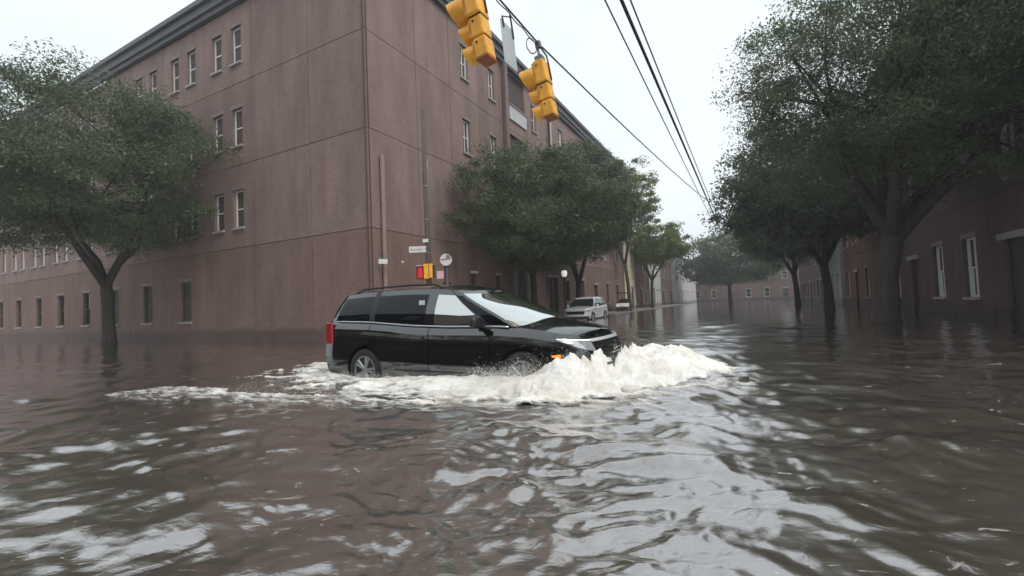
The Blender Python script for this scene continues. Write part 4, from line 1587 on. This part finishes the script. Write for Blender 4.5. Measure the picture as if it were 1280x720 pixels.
# slack signal cable lashed to the wire, and its coil
cpts = [wst + np.array([0, 0, -.04])]
for k in range(25):
    t = k / 24
    p = wa + (wb - wa) * t
    p[2] += -.03 - .035 * abs(math.sin(t * 13))
    cpts.append(p)
co_ = MB().tube(cpts, .008, 5).build('signal_cable', M_WIRE)
tag(co_, 'thin signal cable lashed below the span wire', 'cable')
b = MB()
ctr = wb - wdir * .13 + np.array([-.05, 0, -.10])
ring = []
for k in range(49):
    a = 2 * math.pi * k / 24
    ring.append((ctr[0] + .105 * math.cos(a) * .75, ctr[1] + .105 * math.cos(a) * .65 + .004 * math.sin(k * 2), ctr[2] + .115 * math.sin(a) + .006 * math.cos(k * 1.7)))
b.tube(ring, .006, 5)
tag(b.build('cable_coil', M_WIRE), 'loop of spare cable tied up beside the farther signal', 'cable')

# hanging blank sign, edge towards us
SC = wa * .52 + wb * .48
SG = thing('hanging_sign', 'blank grey white sign panel hanging from the wire between the two signals', 'sign', (SC[0] - .02, SC[1], SC[2] - .17), STREET_ROT)
SG.rotation_euler = (Matrix.Rotation(R(4), 3, Vector((0.10, -1, 0)).normalized()) @ Matrix.Rotation(STREET_ROT, 3, 'Z')).to_euler()
MB().box((0, 0, -.36), (.38, .006, .60)).build('panel', M_SIGNBACK, SG, bevel=.002)
MB().tube([(.12, -.012, .14), (.15, -.016, -.20)], .013, 6).tube([(-.14, -.012, -.02), (-.12, -.014, -.16)], .012, 6).tube([(-.14, -.012, -.02), (.12, -.012, .10)], .009, 6).build('bracket', M_IRON, SG)

# overhead utility lines along the street
for k, (dd, e_, z, rad_) in enumerate(((0, 1.0, 8.3, .019), (0, 1.35, 8.0, .042), (0, 1.52, 7.9, .019))):
    pts = []
    for i in range(31):
        d_ = -8 + 90 * i / 30
        t = i / 30
        pts.append(sw(d_, [-2.67, -2.23, -2.02][k], z + .1 - .5 * 4 * t * (1 - t) * .3))
    o = MB().tube(pts, rad_, 6).build('utility_line', M_WIRE)
    tag(o, ['leftmost thin utility line crossing the upper right sky', 'thickest utility line crossing the upper right sky', 'rightmost thin utility line in the upper right sky'][k], 'cable')

# ------------------------------------------------------------------ corner furniture
p = sw(12.75, -10.05)
PO = thing('signal_pole', 'slim brown wooden pole at the street corner, carrying the street name sign', 'pole', (p[0], p[1], GROUND), STREET_ROT)
MB().tube([(0, 0, 0), (0, 0, 4), (.0, 0.02, 8.5)], [.12, .105, .085], 10).build('shaft', M_WOOD, PO, smooth=True)
b = MB()
b.tube([(-.02, -.10, 3.4), (-.03, -.11, 4.6), (-.07, -.11, 5.0), (-.01, -.10, 5.5), (-.04, -.10, 6.3), (0, -.09, 6.7)], .022, 6)
b.build('conduit', M_STEEL, PO, smooth=True)
for k in range(3):
    MB().lathe([(.105, 0), (.11, .02), (.105, .04)], 12, Matrix.Translation((0, 0, 3.3 + 1.2 * k))).build('band', M_STEEL, PO)

# street name sign: a pale blade reaching left from the pole, its lettering too small to read
FRONT = 0.0
ns = thing('street_name_sign', 'pale street name sign bracketed to the slim corner pole', 'sign', (p[0] - .02, p[1] - .12, 3.20), 0.0)
MB().box((-.33, 0, 0), (.62, .02, .22)).build('blade', M_SIGNW, ns, bevel=.004)
b = MB()
x_ = -.58
for k, wl in enumerate((.05, .035, .04, .03, .045, .035, .03)):
    b.box((x_ + wl / 2, -.0125, .0 - (.01 if k % 3 else 0)), (wl * .7, .004, .085 if k in (0, 5) else .06))
    x_ += wl + .028
b.build('lettering', M_LETTER, ns)
MB().box((-.02, .03, 0), (.06, .08, .10)).build('bracket', M_STEEL, ns)
ns2 = thing('small_sign', 'small pale plate on the corner pole above the street name sign', 'sign', (p[0], p[1] - .13, 3.50), 0.0)
MB().box((-.06, 0, .0), (.20, .016, .12)).build('plate', M_SIGNW, ns2, bevel=.004)
MB().box((-.02, .04, 0), (.04, .07, .05)).build('bracket', M_STEEL, ns2)

# yellow signal head on the pole, with a red lit head beside it
ys = thing('pedestrian_signal', 'yellow signal housings mounted low on the corner pole', 'traffic light', (p[0] - .02, p[1] - .18, 2.40), 0.0)
MB().box((-.03, 0, 0), (.17, .20, .52)).build('housing', M_SIGY, ys, bevel=.02)
MB().box((.14, -.02, .01), (.13, .20, .50)).build('housing', M_SIGY, ys, bevel=.02)
MB().box((.057, .0, 0), (.012, .16, .46)).build('gap_strip', M_SIGIN, ys)
MB().box((.225, .0, -.02), (.035, .22, .44)).build('visor', M_SIGIN, ys)
MB().box((0.02, .11, .15), (.06, .10, .06)).box((.02, .11, -.15), (.06, .10, .06)).build('bracket', M_STEEL, ys)
rs_ = thing('stop_signal', 'dark red signal box with red lit face left of the yellow housings', 'traffic light', (p[0] - .30, p[1] - .15, 2.36), 0.0)
MB().box((0, .05, 0), (.25, .22, .46)).build('housing', M_REDBOX, rs_, bevel=.02)
MB().box((.035, -.068, -.01), (.15, .02, .36)).build('lit_face', M_RED, rs_, bevel=.008)
MB().box((.02, -.03, .245), (.24, .18, .03)).build('top_visor', M_SIGNPK, rs_, bevel=.006)
MB().box((.18, .08, .1), (.14, .05, .05)).build('bracket', M_STEEL, rs_)

# round white sign on purple black post
q = sw(14.1, -10.25)
rp = thing('round_sign', 'round white sign with a dark band on a purple black post beside the yellow housings', 'sign', (q[0], q[1], GROUND), 0.0)
MB().tube([(0, 0, 0), (0, 0, 3.05)], .09, 10).build('post', M_POSTP, rp, smooth=True)
MB().box((0, .05, 1.7), (.30, .22, 1.3)).build('cabinet', M_POSTP, rp, bevel=.02)
MB().lathe([(.23, -.012), (.23, .012)], 32, Matrix.Translation((0, -.115, 3.18)) @ Matrix.Rotation(R(90), 4, 'X')).build('disc', M_SIGNW, rp)
b = MB().box((0.0, -.131, 3.20), (.40, .006, .055), Matrix.Rotation(R(-6), 3, 'Y')).box((.09, -.1345, 3.30), (.16, .004, .12), Matrix.Rotation(R(20), 3, 'Y'))
b.build('dark_band', M_LETTER, rp)
pk = thing('pink_sign', 'small pink plate on the left of the purple black post', 'sign', (q[0] - .24, q[1] - .10, 2.36), 0.0)
MB().box((0, 0, 0), (.26, .016, .30)).build('plate', M_SIGNPK, pk, bevel=.004)
MB().box((.15, .05, 0), (.12, .03, .05)).build('bracket', M_STEEL, pk)
# white plaque and bulb on a bracket arm, on the corner of the brick wall
pq = sw(12.75, -12.22)
wp = thing('wall_sign', 'small white plaque on the brick corner at the left', 'sign', (pq[0] + .04, pq[1] - .08, 2.93), 0.0)
MB().box((0, -.05, 0), (.34, .02, .18), Matrix.Rotation(R(4), 3, 'Y')).build('plate', M_WFRAME, wp, bevel=.004)
MB().tube([(.14, -.04, -.07), (.72, -.04, -.10)], .012, 6).build('arm', M_PIPE, wp)
MB().lathe([(0.0001, -.05), (.045, -.02), (.045, .03), (0.0001, .05)], 12, Matrix.Translation((.74, -.05, -.06))).build('bulb', M_WFRAME, wp, smooth=True)

# old style street lamp further along
q = sw(27.0, -10.4)
la = thing('street_lamp', 'black iron street lamp with white glowing lantern left of the silver car', 'street lamp', (q[0], q[1], GROUND), 0.0)
MB().lathe([(.20, 0), (.20, .15), (.14, .3), (.13, .9), (.085, 1.0), (.07, 2.9), (.11, 2.95), (.11, 3.0)], 12).build('post', M_IRON, la, smooth=True)
MB().lathe([(.10, 3.0), (.17, 3.12), (.19, 3.3), (.14, 3.42)], 12).build('lantern', M_LAMP, la, smooth=True)
MB().lathe([(.19, 3.42), (.15, 3.52), (.05, 3.6), (.05, 3.75), (0.0001, 3.82)], 12).build('cap', M_IRON, la, smooth=True)

# kerbed pavement rising out of the water farther along on the left
b = MB()
vs = [sw(36, -12.38, .0), sw(36, -9.75, .0), sw(100, -9.75, .0), sw(100, -12.38, .0)]
b.add([(x, y, GROUND) for x, y, z in vs] + [(x, y, .05 if k in (1, 2) else .07) for k, (x, y, z) in enumerate(vs)], [(4, 5, 6, 7), (0, 1, 5, 4), (1, 2, 6, 5), (2, 3, 7, 6), (3, 0, 4, 7)])
tag(b.build('pavement', M_PAVE), 'wet pavement along the far buildings', 'pavement', kind='structure')

# ------------------------------------------------------------------ the wave thrown up by the van
def foam_material(cover=True):
    m = bpy.data.materials.new("foam" if cover else "foam_drops")
    m.use_nodes = True
    t = m.node_tree
    b = t.nodes["Principled BSDF"]
    b.inputs['Roughness'].default_value = 0.55
    b.inputs['Specular IOR Level'].default_value = 0.3
    b.inputs['Subsurface Weight'].default_value = 0.35
    b.inputs['Subsurface Radius'].default_value = (.08, .07, .06)
    b.inputs['Subsurface Scale'].default_value = 0.6
    co = t.nodes.new("ShaderNodeTexCoord")
    n = t.nodes.new("ShaderNodeTexNoise")
    n.inputs['Scale'].default_value = 3.2
    n.inputs['Detail'].default_value = 8
    n.inputs['Roughness'].default_value = 0.68
    r = t.nodes.new("ShaderNodeValToRGB")
    r.color_ramp.elements[0].position = 0.33
    r.color_ramp.elements[0].color = (0.62, 0.57, 0.49, 1)
    r.color_ramp.elements[1].position = 0.58
    r.color_ramp.elements[1].color = (0.88, 0.87, 0.83, 1)
    n2 = t.nodes.new("ShaderNodeTexNoise")
    n2.inputs['Scale'].default_value = 38
    n2.inputs['Detail'].default_value = 5
    bp = t.nodes.new("ShaderNodeBump")
    bp.inputs['Strength'].default_value = 0.6
    bp.inputs['Distance'].default_value = 0.02
    fm = t.nodes.new("ShaderNodeMapping")
    fm.vector_type = 'TEXTURE'
    fm.inputs['Rotation'].default_value = (0, 0, R(-30))
    fm.inputs['Scale'].default_value = (2.4, 1, 1)
    t.links.new(co.outputs['Object'], fm.inputs['Vector'])
    t.links.new(fm.outputs['Vector'], n.inputs['Vector'])
    t.links.new(fm.outputs['Vector'], n2.inputs['Vector'])
    t.links.new(n.outputs['Fac'], r.inputs['Fac'])
    t.links.new(r.outputs['Color'], b.inputs['Base Color'])
    t.links.new(n2.outputs['Fac'], bp.inputs['Height'])
    t.links.new(bp.outputs['Normal'], b.inputs['Normal'])
    if cover:
        at = t.nodes.new("ShaderNodeAttribute")
        at.attribute_name = 'cover'
        n3 = t.nodes.new("ShaderNodeTexNoise")
        n3.inputs['Scale'].default_value = 9
        n3.inputs['Detail'].default_value = 9
        n3.inputs['Roughness'].default_value = 0.72
        ad = t.nodes.new("ShaderNodeMath")
        ad.operation = 'ADD'
        mr = t.nodes.new("ShaderNodeMapRange")
        mr.inputs['From Min'].default_value = 0.86
        mr.inputs['From Max'].default_value = 1.12
        t.links.new(fm.outputs['Vector'], n3.inputs['Vector'])
        t.links.new(n3.outputs['Fac'], ad.inputs[0])
        t.links.new(at.outputs['Fac'], ad.inputs[1])
        t.links.new(ad.outputs[0], mr.inputs['Value'])
        t.links.new(mr.outputs['Result'], b.inputs['Alpha'])
    return m


M_FOAM = foam_material()
M_DROPS = foam_material(False)
ss = np.arange(-7.2, 2.1, .024)
ll = np.arange(-2.6, 3.9, .024)
SS, LL = np.meshgrid(ss, ll)                     # s ahead of the nose, l towards the camera side
outer = np.interp(SS, [-7, -5, -2, -.9, -.5, .1, .5, .8, 1.2, 1.6], [3.6, 3.15, 2.45, 2.2, 2.05, 1.75, 1.5, 1.2, .6, -.2])
inner = np.interp(SS, [-7, -5.2, -5, -.3, 0, .06, 1.6], [-.4, -.4, .93, .93, .3, -2.4, -2.6])
hc = np.interp(SS, [-7, -5, -3, -2, -1.2, -.8, -.45, -.1, .25, .6, 1.0, 1.4], [.04, .06, .075, .10, .15, .22, .33, .39, .38, .30, .16, .04])
wdt = np.maximum(outer - inner, .05)
t = (LL - inner) / wdt
prof_f = np.where(t < 0, np.exp(-(t / .06) ** 2), np.where(t < .28, 1.0, np.clip(1 - (t - .28) / .72, 0, 1) ** 1.15))
prof_f = np.where((t > 1), 0, prof_f)
far_fall = smoothstep(-2.6, -1.2, LL)
n1_b = np.abs(fbm(SS * 1.5 + 11, LL * 2.9 + 3, 3) - .5) * 2
n2_b = np.abs(fbm(SS * 4.6 + 31, LL * 8.5 + 13, 3) - .5) * 2
n3_b = fbm(SS * 1.15 + 5, LL * 1.6 + 44, 3)
H_ = hc * prof_f * far_fall * (0.55 + .75 * n3_b) + (np.clip(prof_f, 0, 1) > .01) * hc * far_fall * np.clip(prof_f * 1.6 + .3, 0, 1) * (.42 * n1_b + .30 * n2_b + .16 * np.abs(fbm(SS * 13 + 3, LL * 19 + 77, 2) - .5) * 2)
# ragged edge and holes: foam dips under the water where noise is low
hole = fbm(SS * 2.2 + 7, LL * 3.4 + 70, 4)
H_ = H_ - .045 - .10 * smoothstep(.52, .40, hole) * np.clip(t * 1.3, 0, 1)
H_ = np.where(t > 0.85, H_ + .20 * (fbm(SS * 1.9, LL * 4.2 + 90, 5, .6) - .50) + .035 - .045 * np.clip((t - .9) / .7, 0, 1.6), H_)
edge = np.minimum.reduce([smoothstep(-7.2, -6.6, SS), smoothstep(2.1, 1.6, SS), smoothstep(3.9, 3.4, LL), smoothstep(-2.6, -2.3, LL)])
lace = (t > .8) & (t < 1.75) & (SS > -6.8) & (SS < 1.5)
H_ = np.where(lace, np.maximum(H_, .014), H_)
H_ = H_ * edge - .15 * (1 - edge)
# keep it out of the cabin
inside = (SS < -.08) & (np.abs(LL) < .9) & (SS > -5.0)
H_ = np.where(inside, -.22, H_)
dx = .07 * (fbm(SS * 5 + 2, LL * 5 + 61, 3) - .5) * np.clip(H_ * 6, 0, 1)
dy = .07 * (fbm(SS * 5 + 52, LL * 5 + 6, 3) - .5) * np.clip(H_ * 6, 0, 1)
sx_, lx_ = SS + dx, LL + dy
FX = VN[0] + VH[0] * sx_ - VL[0] * lx_
FY = VN[1] + VH[1] * sx_ - VL[1] * lx_
wz = water_height(FX, FY, np.full_like(FX, .05))
FZ = H_ + wz
Vf = np.stack([FX, FY, FZ], -1).reshape(-1, 3)
nl, nsn = FX.shape
If = np.arange(nl * nsn).reshape(nl, nsn)
Ff = np.stack([If[:-1, :-1], If[:-1, 1:], If[1:, 1:], If[1:, :-1]], -1).reshape(-1, 4)
keep = (H_.reshape(-1)[Ff] > -.06).any(axis=1)
Ff = Ff[keep][:, ::-1]
# coverage: solid white on the crest, breaking into lace where it thins out over the brown water
cov = .20 + 1.0 * smoothstep(.0, .17, H_) + .32 * smoothstep(1.45, .55, t) * smoothstep(-.03, .012, H_) - .25 * smoothstep(1.2, 1.75, t)
bw_me = np_mesh('bow_wave', Vf, Ff, M_FOAM)
ca_ = bw_me.attributes.new('cover', 'FLOAT', 'POINT')
ca_.data.foreach_set('value', cov.reshape(-1).astype(np.float32))
fo_ = bpy.data.objects.new('bow_wave', bw_me)
COL.objects.link(fo_)
tag(fo_, 'white churning bow wave and wake foam along the side of the black minivan', 'foam', kind='stuff')

# flying drops over the crest and by the front wheel
rs5 = np.random.default_rng(5)
ov = np.array([(1, 0, 0), (-1, 0, 0), (0, 1, 0), (0, -1, 0), (0, 0, 1), (0, 0, -1)], float)
of = np.array([(0, 2, 4), (2, 1, 4), (1, 3, 4), (3, 0, 4), (2, 0, 5), (1, 2, 5), (3, 1, 5), (0, 3, 5)])
ND = 70000
pick = rs5.random(ND)
ds = np.where(pick < .45, rs5.normal(.05, .5, ND), np.where(pick < .78, rs5.uniform(-5.2, 1.1, ND), rs5.normal(-1.15, .28, ND)))
do_ = np.interp(ds, [-5, -2, -.9, -.5, .1, .5, .8, 1.2], [3.0, 2.3, 2.1, 1.9, 1.6, 1.4, 1.1, .5])
u01 = rs5.random(ND)
dl = np.where(ds < 0, 1.0 + (do_ - 1.0) * u01 ** 1.6, -1.3 + (do_ + 1.3) * u01)
dh = np.interp(ds, [-5, -2, -1.2, -.8, -.3, .2, .7, 1.2], [.07, .13, .30, .34, .38, .36, .27, .10])
clump = fbm(ds * 4 + 5, dl * 4 + 9, 3)
dz = dh * (.35 + .45 * np.abs(rs5.normal(0, .62, ND)) * (.4 + 1.5 * clump))
dr_ = .0012 + .0050 * rs5.random(ND) ** 9
cen = np.stack([VN[0] + VH[0] * ds - VL[0] * dl, VN[1] + VH[1] * ds - VL[1] * dl, dz], -1)
PV = [(cen[:, None, :] + ov[None] * dr_[:, None, None]).reshape(-1, 3)]
PF = [(of[None] + 6 * np.arange(ND)[:, None, None]).reshape(-1, 3)]
dr = bpy.data.objects.new('spray_drops', np_mesh('spray_drops', np.concatenate(PV), np.concatenate(PF), M_DROPS))
COL.objects.link(dr)
tag(dr, 'fine white water drops flying above the bow wave', 'spray', kind='stuff')

# ------------------------------------------------------------------ thin wet air
hz = MB().box((10, 60, 9.0), (250, 330, 20.6)).build('haze', None)
hz.data.materials.clear()
hm = bpy.data.materials.new("haze")
hm.use_nodes = True
_t = hm.node_tree
_t.nodes.clear()
_o = _t.nodes.new("ShaderNodeOutputMaterial")
_v = _t.nodes.new("ShaderNodeVolumePrincipled")
_v.inputs['Color'].default_value = (0.93, 0.95, 0.97, 1)
_v.inputs['Density'].default_value = 0.0019
_v.inputs['Anisotropy'].default_value = 0.2
_t.links.new(_v.outputs[0], _o.inputs['Volume'])
hz.data.materials.append(hm)
tag(hz, 'thin rainy haze filling the street', 'haze', kind='stuff')
